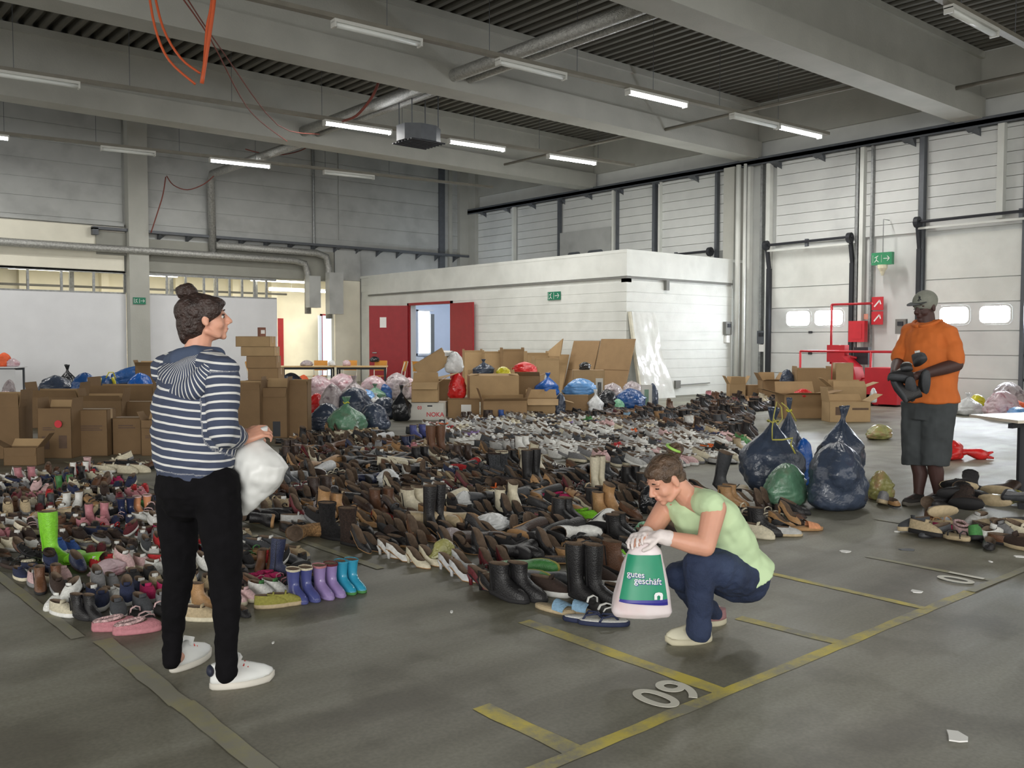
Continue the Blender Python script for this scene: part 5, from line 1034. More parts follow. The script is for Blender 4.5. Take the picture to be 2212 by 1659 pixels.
# red machine with railing near the loading doors
t = thing('lifting_machine', (19.6, 10.9, 0), 'red machine with tubular railing standing in front of the loading doors', 'machine', rz=-math.pi/2)
M_r2 = mat('machine_red', (188, 36, 48), .4, .08, 5)
B(((-.4, -.4, .02), (.9, .5, .45))).build('chassis', M_r2, t); MB().loft([[(x, y, z) for x, y, z in ((-.3, yy, .45), (.35, yy, .45), (.25, yy, .85), (-.05, yy, 1.1), (-.3, yy, 1.0))] for yy in (-.3, .1)]).build('hood', M_r2, t)
for k2, (p, q) in enumerate((((-1.3, 0, 0), (-1.3, 0, 1.2)), ((-1.3, 0, 1.2), (1.5, 0, 1.2)), ((-1.3, 0, .6), (1.5, 0, .6)), ((.5, 0, 0), (.5, 0, 1.2)), ((-.55, .1, .9), (-.55, .1, 2.3)), ((-.55, .1, 2.3), (.45, .1, 2.3)), ((1.5, 0, 0), (1.5, 0, 1.2)), ((-.45, .1, 1.15), (.1, .1, 1.05)))):
    MB().tube([p, q], .028, 8).build('rail', M_r2, t, True)
B(((-.6, 0, .95), (-.15, .2, 1.35))).build('control_box', M_r2, t); B(((.6, -.45, .05), (1.35, .4, .85))).build('side_panel', M_r2, t); B(((.0, .15, .9), (.35, .3, 1.3))).build('seat_back', M_dark, t)
for x, y in ((-.3, -.42), (.7, -.42), (-.3, .5), (.7, .5)): 
    w_ = MB().lathe([(.12, -.03), (.14, -.02), (.14, .02), (.12, .03)], (0, 0, 0), 14).build('wheel', M_dark, t, loc=(x, y, .14)); w_.rotation_euler = (math.pi/2, 0, 0)
# orange cables hanging from the beams
M_cab = mat('orange_cable', (214, 96, 52), .5, .05, 5); M_cab2 = mat('dark_red_cable', (120, 60, 50), .6)
def cable(px, dep, r, m, label):
    pts = [PD(x, y, d if isinstance(d, (int, float)) else d) for (x, y), d in zip(px, dep)]
    P2 = []
    for i in range(len(pts)-1):
        p0, p1, p2, p3 = pts[max(0, i-1)], pts[i], pts[i+1], pts[min(len(pts)-1, i+2)]
        for t in (0, .25, .5, .75): P2.append(.5*((2*p1)+(p2-p0)*t+(2*p0-5*p1+4*p2-p3)*t*t+(3*p1-p0-3*p2+p3)*t**3))
    P2.append(pts[-1]); tag(MB().tube(P2, r, 6).build('hanging_cable', m, smooth=True), label, 'cable')
cable([(318, -40), (335, 60), (365, 130), (422, 182)], [13]*4, .018, M_cab, 'left orange cable loop hanging from the roof at upper left')
cable([(328, -40), (352, 60), (390, 125), (432, 158)], [13.1]*4, .018, M_cab, 'inner orange cable beside the left loop at upper left')
cable([(466, -40), (460, 20), (450, 90), (436, 180)], [13]*4, .03, M_cab, 'thick orange cable bundle hanging at upper left')
cable([(462, -40), (455, 20), (447, 60), (440, 150)], [13.2]*4, .02, M_cab, 'second orange strand of the hanging bundle')
cable([(390, -10), (455, 85), (520, 210), (560, 260), (620, 305)], [13, 14, 16, 18, 20], .012, M_cab2, 'thin dark red cable sagging across the roof bays')
cable([(400, -10), (480, 110), (600, 270), (690, 290)], [13, 15, 19, 21], .012, M_cab2, 'second thin dark cable sagging towards the lamps')
cable([(822, 160), (815, 185), (800, 215), (770, 250), (740, 262)], [19, 19, 19.2, 19.5, 19.8], .03, M_cab2, 'reddish cable bundle wrapped round the foil pipes')
cable([(690, 300), (650, 325), (600, 335), (560, 330), (530, 322)], [25, 25.5, 26, 26, 26], .016, M_cab2, 'dark red cable sagging under the third beam')
cable([(360, 380), (375, 400), (405, 410), (440, 398), (462, 380)], [26.9]*5, .016, M_cab2, 'small sagging cable loop before the rear wall'); cable([(358, 382), (352, 420), (340, 460), (326, 503)], [26.9, 26.9, 26.9, 26.9], .018, M_cab2, 'cable hanging down the rear wall beside the column')
# litter on the floor
def scrap(x, y, w2, h2, label, m=M_paper, n=7, seed=1):
    rr = random.Random(seed); p = G(x, y); dep = (p-Vector((0, 0, CAMH))).dot(FW); k = dep/1960; ang = [2*math.pi*i/n for i in range(n)]
    rg = [(math.cos(a)*w2*k*rr.uniform(.55, 1.1), math.sin(a)*h2*k*4.0*rr.uniform(.55, 1.1)) for a in ang]
    t = MB().loft([[U*a+V*b+ZV*z for a, b in rg] for z in (.001, .006)]).build('paper_scrap', m, loc=p); tag(t, label, 'paper'); return t
scrap(2068, 1595, 26, 9, 'torn white paper on the floor at the lower right', seed=5); scrap(1980, 1279, 13, 4, 'small folded white paper right of the crouching woman', seed=2); scrap(2139, 1214, 5, 2, 'tiny white scrap near the right edge', seed=3); scrap(976, 1323, 4, 3, 'tiny white scrap on the floor in front of the white pumps', seed=4); scrap(590, 1390-0, 3, 2, 'tiny white crumb right of the standing woman', seed=9)
scrap(1825, 1192, 14, 3, 'crumpled white scrap behind the crouching woman', seed=6); scrap(2200, 1203, 16, 3, 'pale paper strip at the right edge', seed=7); scrap(1962, 1188, 20, 3, 'dark smear of dirt in front of the right shoe pile', M_dsteel, seed=8); scrap(1938, 1149, 9, 2, 'white scrap left of the right shoe pile', seed=12); scrap(665, 1148-330+90, 1, 1, 'pale crumb by the boxes', seed=13)
# ------------------------------------------------------------------ shoes
S_up = mat('shoe_upper_leather', (255, 255, 255), .42, .14, 40, .25, 120, objcol=True); S_cl = mat('shoe_upper_cloth', (255, 255, 255), .85, .16, 60, .4, 150, objcol=True); S_fur = mat('shoe_fur', (255, 255, 255), .95, .5, 70, 1.0, 110, objcol=True)
S_so = mat('shoe_sole_rubber', (255, 255, 255), .75, .12, 40, objcol=True); S_in = mat('shoe_lining', (104, 88, 74), .9, .2, 40); S_gl = mat('glossy_rubber', (255, 255, 255), .15, .05, 20, objcol=True)
def sring(z, yb, yf, w, hh=0.0, tilt=0.0, L=.27, n=14, toe=.62, yc=.0, sx=0.0):
    out = []
    for k in range(n):
        a = 2*math.pi*k/n; u = (1+math.cos(a))/2; y = yb+(yf-yb)*u; s = math.sin(a)
        ww = w/2*(.80+.22*math.sin(math.pi*min(1, max(0, u))*.9-.25))*(abs(s)**toe)*(1 if s > 0 else -1)
        f = min(1, max(0, (.60-y)/.42)); lift = hh*(f*f*(3-2*f))
        out.append(((ww+sx*(y-.4)), (y-.5)*L, z+lift+tilt*(1-y)))
    return out
SHOES = {}
def shoe_proto(kind):
    """local: toe towards +y, 0.27 m long; returns a list of (part name, mesh)"""
    if kind in SHOES: return SHOES[kind]
    L = .27; parts = []
    def sole(t=.026, w=.092, hh=0, toe=.62, yf=1.0): return MB().loft([sring(0, .01, yf-.01, w*.95, hh, 0, L, toe=toe), sring(t*.3, 0, yf, w, hh, 0, L, toe=toe), sring(t, 0, yf, w, hh, 0, L, toe=toe), sring(t+.001, .01, yf-.01, w*.96, hh, 0, L, toe=toe)])
    if kind == 'sneaker':
        parts.append(('sole', sole(.030, .098).mesh('sole', S_so, True)))
        u = MB(); u.loft([sring(.030, .005, .985, .094), sring(.048, .01, .955, .094), sring(.060, .015, .88, .090, tilt=.004), sring(.074, .02, .74, .083, tilt=.010), sring(.083, .02, .60, .072, tilt=.018)], (False, False))
        u.loft([sring(.083, .02, .60, .072, tilt=.018), sring(.080, .05, .575, .060, tilt=.016), sring(.045, .08, .62, .055)], (False, True), 1); parts.append(('upper', u.mesh('upper', [S_cl, S_in], True)))
        la = MB()
        for i in range(4): y = .60+.058*i; z = .089-.0075*i; la.tube([(-.022, (y-.5)*L, z-.010), (0, (y-.49)*L, z), (.022, (y-.5)*L, z-.010)], .0035, 5)
        la.bar((0, (.50-.5)*L, .075), (0, (.53-.5)*L, .112), .042, .010); parts.append(('laces', la.mesh('laces', S_cl, True)))
    elif kind == 'loafer':
        parts.append(('sole', sole(.018, .092).mesh('sole', S_so, True)))
        u = MB(); u.loft([sring(.018, .005, .985, .090), sring(.036, .01, .95, .090), sring(.052, .015, .84, .084), sring(.060, .02, .66, .070, tilt=.008)], (False, False)); u.loft([sring(.060, .02, .66, .070, tilt=.008), sring(.056, .05, .63, .060, tilt=.008), sring(.028, .07, .66, .054)], (False, True), 1)
        parts.append(('upper', u.mesh('upper', [S_up, S_in], True))); parts.append(('strap', MB().tube([(-.041, .03, .034), (-.026, .036, .058), (0, .038, .066), (.026, .036, .058), (.041, .03, .034)], .006, 6, flat=.5).mesh('strap', S_up, True)))
    elif kind == 'pump':
        hh = .062; s = MB().loft([sring(0, .0, 1.0, .074, hh, toe=.85), sring(.006, .0, 1.0, .076, hh, toe=.85)]); parts.append(('sole', s.mesh('sole', S_so, True)))
        u = MB(); u.loft([sring(.006, .003, .99, .074, hh, toe=.85), sring(.022, .005, .96, .076, hh, toe=.85), sring(.034, .008, .86, .070, hh, tilt=.006, toe=.75), sring(.040, .01, .74, .062, hh, tilt=.014)], (False, False)); u.loft([sring(.040, .01, .74, .062, hh, tilt=.014), sring(.034, .03, .72, .054, hh, tilt=.010), sring(.012, .04, .74, .050, hh)], (False, True), 1)
        parts.append(('upper', u.mesh('upper', [S_up, S_in], True))); parts.append(('heel', MB().loft([[(r*math.cos(a), -.115+dy+r*math.sin(a)*1.1, z) for a in [i*math.pi/4 for i in range(8)]] for z, r, dy in ((0, .010, .006), (.03, .011, .003), (.062, .022, 0))]).mesh('heel', S_up, True)))
    elif kind == 'flat_shoe':
        parts.append(('sole', sole(.010, .084, toe=.7).mesh('sole', S_so, True)))
        u = MB(); u.loft([sring(.010, .004, .99, .083, toe=.7), sring(.026, .008, .95, .083, toe=.7), sring(.038, .012, .80, .074, tilt=.006)], (False, False)); u.loft([sring(.038, .012, .80, .074, tilt=.006), sring(.032, .03, .77, .064, tilt=.005), sring(.014, .04, .79, .060)], (False, True), 1)
        parts.append(('upper', u.mesh('upper', [S_up, S_in], True))); parts.append(('bow', MB().ell((-.010, .075, .040), (.012, .006, .005), None, 6, 4).ell((.010, .075, .040), (.012, .006, .005), None, 6, 4).mesh('bow', S_up, True)))
    elif kind in ('ankle_boot', 'tall_boot', 'rubber_boot', 'fur_boot'):
        H = dict(ankle_boot=.19, tall_boot=.36, rubber_boot=.245, fur_boot=.25)[kind]; hh = .02 if kind in ('ankle_boot', 'tall_boot') else 0; sm = dict(rubber_boot=S_gl, fur_boot=S_fur).get(kind, S_up)
        parts.append(('sole', sole(.022, .096, hh).mesh('sole', S_so, True)))
        k = 1.12 if kind == 'fur_boot' else 1.0
        rr = [sring(.022, .005, .985, .092, hh), sring(.045, .01, .95, .092*k, hh), sring(.066, .012, .84, .086*k, hh), sring(.088, .015, .64, .078*k, hh), sring(.112, .02, .50, .074*k, hh*.6), sring(.145, .015, .455, .078*k)]
        if H > .2: rr += [sring(.19, -.005, .46, .088*k), sring(.24, -.02, .475, .098*k)]
        if H > .3: rr += [sring(.30, -.03, .49, .106), sring(.34, -.03, .49, .108)]
        yb, yf, w = (-.03, .49, .108) if H > .3 else ((-.02, .475, .10*k) if H > .2 else (.0, .47, .084)); rr.append(sring(H, yb, yf, w, tilt=.006))
        u = MB(); u.loft(rr, (False, False)); u.loft([rr[-1], sring(H-.004, yb+.03, yf-.03, w*.84, tilt=.006), sring(H*.5, .06, .42, .055)], (False, True), 1); parts.append(('upper', u.mesh('upper', [sm, S_in], True)))
        if kind == 'rubber_boot' or kind == 'fur_boot': parts.append(('cuff', MB().loft([sring(H-.012, yb-.012, yf+.012, w*1.07, tilt=.006), sring(H+.006, yb-.012, yf+.012, w*1.07, tilt=.006)], (False, False)).mesh('cuff', S_fur if kind == 'fur_boot' else S_cl, True)))
        else: parts.append(('zip', MB().bar((.040, -.085, .05), (.046, -.095, H-.02), .004, .008).mesh('zip', S_so)))
    elif kind in ('flip_flop', 'sandal', 'slipper'):
        parts.append(('sole', sole(.022 if kind != 'sandal' else .028, .094, .012 if kind == 'sandal' else 0).mesh('sole', S_so, True)))
        parts.append(('footbed', MB().loft([sring(.023, .03, .97, .082), sring(.026, .04, .96, .080)]).mesh('footbed', S_cl, True)))
        if kind == 'flip_flop': m = MB().tube([(0, .075, .026), (-.012, .05, .05), (-.038, -.005, .045), (-.042, -.02, .022)], .006, 6).tube([(0, .075, .026), (.012, .05, .05), (.038, -.005, .045), (.042, -.02, .022)], .006, 6)
        elif kind == 'sandal':
            for y, h, w in ((.07, .052, .042), (.03, .062, .044), (-.08, .075, .034)):
                m = MB().tube([(-w, y, .028), (-w*.8, y+.003, h*.85), (0, y+.006, h), (w*.8, y+.003, h*.85), (w, y, .028)], .0085, 6, flat=.45)
                if y > -.05 and y < .05 or y > .05: parts.append(('strap', m.mesh('strap', S_up, True)))
        else: m = MB(); m.loft([[(x*(1+.1*j), .008+.085*j/4*1.0, z*(1-.11*j)+.02) for x, z in ((-.046, .0), (-.042, .026), (-.024, .046), (0, .052), (.024, .046), (.042, .026), (.046, 0))] for j in range(5)], (False, False), closed=False)
        parts.append(('strap' if kind != 'slipper' else 'upper', m.mesh('strap', S_up if kind != 'slipper' else S_cl, True)))
    elif kind == 'clog':
        parts.append(('sole', sole(.028, .100).mesh('sole', S_so, True)))
        u = MB(); u.loft([sring(.028, .005, .985, .098), sring(.05, .01, .95, .100), sring(.072, .015, .84, .094, tilt=-.02), sring(.080, .02, .70, .080, tilt=-.035)], (False, False)); u.loft([sring(.080, .02, .70, .080, tilt=-.035), sring(.074, .05, .67, .066, tilt=-.03), sring(.035, .07, .68, .06)], (False, True), 1)
        parts.append(('upper', u.mesh('upper', [S_cl, S_in], True))); parts.append(('cuff', MB().tube([((.036+.004*math.sin(5*a))*math.sin(a), .04*1.9*math.cos(a)-.03-.012, .066+.012*math.cos(a)) for a in [i*math.pi/6 for i in range(13)]], .010, 6).mesh('cuff', S_fur, True)))
    SHOES[kind] = parts; return parts
MERGED = {}
def merged_proto(kind):
    """one light mesh for shoes too small to show parts: slot 0 takes the object's colour"""
    if kind in MERGED: return MERGED[kind]
    mb = MB(); mats = []; 
    for nm, me in shoe_proto(kind):
        for p in me.polygons: pass
        idx = []
        for m in me.materials:
            if m not in mats: mats.append(m)
            idx.append(mats.index(m))
        mb.v, n = mb.v+[tuple(v.co) for v in me.vertices], len(mb.v)
        for p in me.polygons: mb.f.append(tuple(i+n for i in p.vertices)); mb.mi.append(idx[p.material_index])
    MERGED[kind] = (mb, mats, mb.mesh('shoe', mats, True)); return MERGED[kind]
PH = dict(sneaker='lace-up sneaker', loafer='low shoe', pump='high-heeled pump', flat_shoe='flat ballerina', ankle_boot='ankle boot', tall_boot='tall boot', rubber_boot='rubber boot', fur_boot='fur-lined boot', flip_flop='flip-flop', sandal='strappy sandal', slipper='slipper', clog='clog')
CAT = dict(sneaker='sneaker', loafer='shoe', pump='pump', flat_shoe='ballerina', ankle_boot='boot', tall_boot='boot', rubber_boot='rubber boot', fur_boot='boot', flip_flop='flip-flop', sandal='sandal', slipper='slipper', clog='clog')
COL = {'black': (30, 29, 31), 'dark brown': (56, 42, 36), 'brown': (98, 66, 46), 'tan': (170, 132, 90), 'cream': (212, 204, 180), 'white': (222, 222, 218), 'grey': (128, 128, 130), 'dark grey': (66, 68, 72), 'navy': (38, 46, 76), 'pink': (184, 122, 130), 'pale pink': (216, 182, 182), 'magenta': (190, 40, 100), 'red': (176, 40, 44),
    'lime': (126, 200, 44), 'green': (70, 130, 70), 'blue': (60, 96, 170), 'light blue': (140, 176, 204), 'turquoise': (52, 150, 182), 'orange': (222, 104, 44), 'yellow': (214, 196, 60), 'lilac': (150, 130, 180), 'silver': (200, 202, 204), 'beige': (186, 168, 136), 'olive': (150, 146, 70), 'violet blue': (78, 84, 140), 'peach': (214, 150, 110), 'wine red': (98, 32, 40), 'light grey': (178, 178, 176)}
def rgba(n, j=0.0, rr=None):
    c = COL[n]; f = 1+(rr.uniform(-j, j) if rr else 0); l = lin(tuple(min(255, v*f) for v in c)); return (*l, 1)
def put_shoe(kind, loc, rot, s, col, solecol, label, group=None, parts=True, col2=None, name=None):
    if parts:
        t = bpy.data.objects.new(name or kind, None); C.objects.link(t); t.empty_display_size = .05
        for nm, me in shoe_proto(kind):
            cc = rgba('white') if nm == 'footbed' and kind == 'flip_flop' else solecol if nm in ('sole', 'footbed', 'zip') else (col2 if col2 and nm in ('laces', 'cuff', 'strap', 'bow', 'heel') else col)
            mkobj(nm, me, t, color=cc)
    else:
        t = bpy.data.objects.new(name or kind, merged_proto(kind)[2]); C.objects.link(t); t.color = col
    t.location = loc; t.rotation_euler = rot; t.scale = (s, s, s); t['label'] = label; t['category'] = CAT[kind]
    if group: t['group'] = group
    return t
HERO = []
LN = {'toe': 0}
def hero(px, py, kind, colname, label, s=1.0, yaw=0.0, sole='black', fall=0, c2=None, z=0.0, tilt=0, name=None):
    """yaw 0: toe points along -Y of the hall (lower right in the picture)"""
    p = G(px, py, z); p = p+V*.05*s; p.z = z+.001
    rz = math.pi+yaw; rot = Euler((tilt, 0, rz))
    if fall:
        q = Matrix.Rotation(rz, 3, 'Z') @ Matrix.Rotation(fall*math.radians(86), 3, 'Y'); rot = q.to_euler(); p.z += .047*s*1.02
    HERO.append((p.x, p.y, .13*s if not fall else .2*s)); return put_shoe(kind, p, rot, s, rgba(colname), rgba(sole), label, None, True, rgba(c2) if c2 else None, name)
Y_ = math.radians
# left field
hero(118, 1222, 'tall_boot', 'lime', 'lime green tall boot standing in the left shoe field', .92, .5, 'lime', tilt=.05); hero(148, 1220, 'tall_boot', 'lime', 'lime green tall boot fallen against its upright twin', .8, 2.2, 'lime', fall=1)
for x, y, c, c2, so, nm in ((640, 1303, 'violet blue', 'cream', 'violet blue', 'violet blue rubber boot with cream rim, left one of the pair'), (667, 1299, 'violet blue', 'cream', 'violet blue', 'violet blue rubber boot with cream rim, right one of the pair'), (697, 1294, 'lilac', 'pink', 'lilac', 'lilac rubber boot with pink cuff, left one of the pair'), (722, 1289, 'lilac', 'wine red', 'lilac', 'lilac rubber boot with dark pink cuff, right one of the pair'), (745, 1283, 'turquoise', 'turquoise', 'green', 'turquoise rubber boot with green sole, left one of the pair'), (767, 1279, 'turquoise', 'turquoise', 'green', 'turquoise rubber boot with green sole, outermost on the right')):
    hero(x, y, 'rubber_boot', c, nm, .68, .05, so, c2=c2)
hero(607, 1246, 'tall_boot', 'navy', 'dark navy tall boot standing alone behind the rubber boots', .62, 1.2, 'black', tilt=-.12); hero(650, 1236, 'tall_boot', 'dark grey', 'dark boot lying behind the violet rubber boots', .6, -1.4, 'black', fall=1)
for x, y, c, nm in ((298, 1116, 'peach', 'peach coloured child boot, left one of the pair by the black trousers'), (320, 1113, 'peach', 'peach coloured child boot, right one nearest the black trousers'), (263, 1122, 'navy', 'dark blue child rubber boot left of the peach boots, left one'), (283, 1120, 'navy', 'dark blue child rubber boot left of the peach boots, right one')):
    hero(x, y, 'rubber_boot', c, nm, .62, .1, c, c2='pale pink' if c == 'peach' else 'navy')
hero(243, 1366, 'clog', 'pink', 'fluffy dusty pink clog at the front of the left field, left one', .85, 1.1, 'pink', c2='pale pink'); hero(290, 1372, 'clog', 'pink', 'fluffy dusty pink clog at the front of the left field, right one', .85, 1.3, 'pink', c2='pale pink')
hero(255, 1212, 'sneaker', 'white', 'white child sneaker with red toe, left one beside the trousers', .66, .2, 'white', c2='white'); hero(280, 1216, 'sneaker', 'white', 'white child sneaker with red toe, right one beside the trousers', .66, .2, 'red', c2='white')
hero(160, 1026, 'ankle_boot', 'red', 'rust red child boot alone at the back of the left field, left one', .6, .1, 'brown'); hero(182, 1024, 'ankle_boot', 'red', 'rust red child boot alone at the back of the left field, right one', .6, .1, 'brown')
hero(170, 1340, 'ankle_boot', 'black', 'black child boot at the front left corner, left one', .62, .3); hero(195, 1342, 'ankle_boot', 'black', 'black child boot at the front left corner, right one', .62, .2)
hero(105, 1268, 'sneaker', 'cream', 'cream child sneaker with orange mark on the left edge', .62, .3, 'white'); hero(238, 1300, 'sneaker', 'white', 'white velcro child shoe left of the pink clogs', .66, .3, 'cream'); hero(262, 1296, 'sneaker', 'white', 'white velcro child shoe behind the pink clogs', .66, .3, 'cream')
hero(430, 1345, 'sneaker', 'beige', 'beige child sneaker between the standing woman\'s legs', .75, .8, 'cream'); hero(436, 1320, 'ankle_boot', 'tan', 'tan suede child boot between the standing woman\'s legs', .7, .5, 'cream'); hero(585, 1316, 'sneaker', 'olive', 'olive camouflage child sneaker at the field front edge', .72, 1.2, 'beige'); hero(612, 1312, 'sneaker', 'olive', 'olive camouflage child sneaker next to the violet boots', .72, 1.2, 'beige')
hero(560, 1290, 'sneaker', 'white', 'white and green child trainer behind the camouflage pair, left', .75, .3, 'white', c2='green'); hero(590, 1285, 'sneaker', 'white', 'white and green child trainer behind the camouflage pair, right', .75, .3, 'white', c2='green'); hero(556, 1262, 'clog', 'magenta', 'bright pink rubber clog right of the black trousers', .7, .4, 'magenta', c2='magenta')
hero(578, 1256, 'clog', 'magenta', 'second bright pink rubber clog right of the black trousers', .7, .4, 'magenta', c2='magenta')
# middle field, front edge
for x, y, c, yw, lb in ((842, 1206, 'white', .2, 'white heeled pump at the front left corner of the middle field'), (866, 1214, 'white', .4, 'white heeled pump second from the middle field\'s left corner'), (902, 1226, 'cream', .05, 'cream heeled pump third along the front edge'), (930, 1222, 'cream', .05, 'cream heeled pump before the olive bag')):
    hero(x, y, 'pump', c, lb, .92, yw, 'tan')
for x, y, lb in ((975, 1240, 'silver mule next to the cream pumps'), (1000, 1256, 'silver mule at the front edge left of the black boots'), (1004, 1232, 'silver mule with pointed toe behind its twin')): hero(x, y, 'pump', 'silver', lb, .92, .1, 'tan')
for x, y, k, c, yw, f, lb in ((1100, 1302, 'ankle_boot', 'black', .25, 0, 'black ankle boot at the front edge left of the green boots'), (1140, 1300, 'ankle_boot', 'black', .2, 0, 'black ankle boot beside the green boots'), (1068, 1288, 'pump', 'black', .1, 0, 'black pump with red lining left of the front ankle boots'), (1045, 1276, 'pump', 'wine red', .1, 0, 'wine red pump behind the silver mules'),
    (1262, 1304, 'tall_boot', 'black', .1, 0, 'tall black boot behind the pale blue sandals'), (1302, 1306, 'tall_boot', 'black', .2, 0, 'tall black boot beside the printed carrier bag'), (1232, 1270, 'tall_boot', 'dark grey', -.3, 1, 'dark boot lying before the tall black boots')): hero(x, y, k, c, lb, 1.0 if k != 'tall_boot' else .85, yw, 'black', fall=f)
hero(1165, 1268, 'tall_boot', 'green', 'green scaly boot lying with its toe to the right, front one', .95, .05, 'olive', fall=1); hero(1180, 1240, 'tall_boot', 'green', 'green scaly boot lying behind its twin', .9, .1, 'olive', fall=1, c2='cream')
hero(1200, 1326, 'slipper', 'light blue', 'pale blue slipper at the front edge, left one', .95, .2, 'beige'); hero(1238, 1328, 'slipper', 'light blue', 'pale blue slipper at the front edge, right one', .95, .5, 'beige')
hero(1272, 1350, 'flip_flop', 'navy', 'navy and white bathing slide nearest the camera, left one', .98, .6, 'navy', c2='navy'); hero(1306, 1356, 'flip_flop', 'navy', 'navy and white bathing slide nearest the carrier bag', .98, .75, 'navy', c2='navy')
for x, y, k, c, yw, so, f, lb in ((690, 1160, 'fur_boot', 'tan', .6, 'tan', 1, 'tan suede boot lying with dark fur opening at the left edge'), (720, 1168, 'fur_boot', 'black', .3, 'black', 0, 'black furry boot beside the tan suede boot'), (765, 1182, 'fur_boot', 'dark brown', .3, 'black', 0, 'dark brown furry boot second from the tan suede boot'),
    (1262, 1122, 'clog', 'lime', .3, 'lime', 0, 'bright green clog in the middle of the field'), (1330, 1208, 'flip_flop', 'lime', .4, 'lime', 0, 'bright green flip-flop behind the carrier bag'), (1088, 1062, 'sandal', 'orange', .9, 'orange', 0, 'orange sandal in the middle of the dark shoes'), (1180, 1088, 'clog', 'magenta', .3, 'magenta', 0, 'magenta child boot in the middle field, left one'), (1208, 1084, 'clog', 'magenta', .2, 'magenta', 0, 'magenta child boot in the middle field, right one'),
    (826, 1128, 'loafer', 'red', .2, 'black', 0, 'shiny red shoe near the left part of the middle field'), (1345, 1245, 'ankle_boot', 'brown', .2, 'black', 0, 'rust brown leather boot just behind the carrier bag'), (1656, 1158, 'ankle_boot', 'black', .3, 'black', 0, 'black boot standing right of the crouching woman'), (1640, 1164, 'sneaker', 'cream', .2, 'cream', 0, 'cream shoe right behind the crouching woman\'s back'), (1698, 1160, 'loafer', 'light grey', .7, 'beige', 0, 'pale grey slipper right of the black boot'),
    (1745, 1148, 'slipper', 'peach', .9, 'tan', 0, 'beige and orange slipper at the right tip of the middle field'), (1712, 1122, 'pump', 'dark brown', .9, 'black', 0, 'dark brown heeled shoe lying behind the pale grey slipper'), (1064, 908, 'ankle_boot', 'blue', .2, 'navy', 0, 'blue boot at the back edge of the rear field, left one'), (1088, 909, 'ankle_boot', 'blue', .2, 'navy', 0, 'blue boot at the back edge of the rear field, right one'),
    (898, 948, 'ankle_boot', 'violet blue', .1, 'navy', 0, 'dark violet boot at the rear left corner of the rear field, left'), (918, 946, 'ankle_boot', 'violet blue', .1, 'navy', 0, 'dark violet boot at the rear left corner of the rear field, right'), (640, 1140, 'sneaker', 'light grey', 1.2, 'beige', 0, 'grey trainer at the left tip of the middle field')):
    hero(x, y, k, c, lb, 1.0, yw, so, fall=f)
bagp(928, 985, 1216, 1165, 'olive', 'olive yellow crumpled cloth bag at the front of the middle field', neck=0, dk=.6, crease=.14); HERO.append((*G(955, 1216)[:2], .2))
bagp(1380, 1425, 1110, 1050, 'black', 'black shiny bag with white pattern beside the crouching woman\'s head', neck=0, dk=.7, crease=.14); HERO.append((*G(1402, 1110)[:2], .22))
for a, b2, yb, yt, kd, lb in ((676, 735, 1110, 1068, 'grey', 'clear crumpled bag on the shoes at the left of the middle field'), (812, 862, 1052, 1014, 'white', 'white crumpled plastic bag among the black shoes'), (978, 1026, 1100, 1062, 'white', 'silvery bag in the centre of the middle field'), (1015, 1105, 1150, 1112, 'white', 'crumpled white tissue on the shoes behind the lying boots'), (945, 1000, 1172, 1142, 'grey', 'clear bag resting above the olive cloth bag'), (1238, 1282, 1232, 1196, 'grey', 'clear bag behind the tall black boots'),
    (195, 262, 1248, 1210, 'pink', 'pink patterned bag in the left shoe field'), (1370, 1410, 1160-5, 1128, 'mint', 'pale green bag bit behind the crouching woman\'s arms')):
    bagp(a, b2, yb, yt, kd, lb, neck=0, dk=.7, crease=.14); HERO.append((*G((a+b2)/2, yb)[:2], .16))
# ------------------------------------------------------------------ rows of shoes
def inpoly(x, y, P):
    c = False; j = len(P)-1
    for i in range(len(P)):
        if (P[i][1] > y) != (P[j][1] > y) and x < (P[j][0]-P[i][0])*(y-P[i][1])/(P[j][1]-P[i][1])+P[i][0]: c = not c
        j = i
    return c
LEFT = [(1.25, 6.3), (1.22, 5.0), (1.36, 4.55), (2.0, 4.45), (2.66, 4.42), (2.8, 5.5), (2.78, 6.4), (2.62, 7.5), (2.92, 8.8), (2.9, 10.6), (2.1, 10.5), (1.0, 10.4), (.6, 8)]
MID = [(3.15, 6.85), (3.06, 6.1), (3.12, 5.35), (3.17, 5.0), (3.27, 4.1), (3.2, 3.7), (3.32, 3.2), (3.75, 3.35), (4.2, 4.0), (4.7, 4.15), (5.4, 3.85), (6.05, 3.7), (6.7, 4.1), (6.85, 4.7), (6.95, 6.5), (7.0, 7.45), (7.05, 8.6), (7.2, 10.5), (7.45, 12.5), (7.3, 12.9), (6.2, 12.0), (5.55, 11.2), (4.9, 9.9), (3.9, 8.1)]
REAR = [(7.95, 11.8), (7.45, 10.0), (7.58, 8.9), (7.46, 7.6), (7.6, 6.9), (8.1, 6.5), (8.9, 6.35), (10.2, 7.15), (11.3, 7.8), (13.4, 9.3), (15.2, 10.5), (14.9, 11.6), (14.3, 12.9), (12.8, 13.0), (10.6, 12.95), (9.0, 12.3)]
FAR = [(15.4, 11.9), (15.9, 10.7), (17.2, 10.6), (19.0, 12.4), (19.4, 14.2), (17.9, 13.9)]
ONES = 'zeroth first second third fourth fifth sixth seventh eighth ninth tenth eleventh twelfth thirteenth fourteenth fifteenth sixteenth seventeenth eighteenth nineteenth'.split()
TENS = {2: ('twentieth', 'twenty'), 3: ('thirtieth', 'thirty'), 4: ('fortieth', 'forty'), 5: ('fiftieth', 'fifty'), 6: ('sixtieth', 'sixty'), 7: ('seventieth', 'seventy'), 8: ('eightieth', 'eighty'), 9: ('ninetieth', 'ninety')}
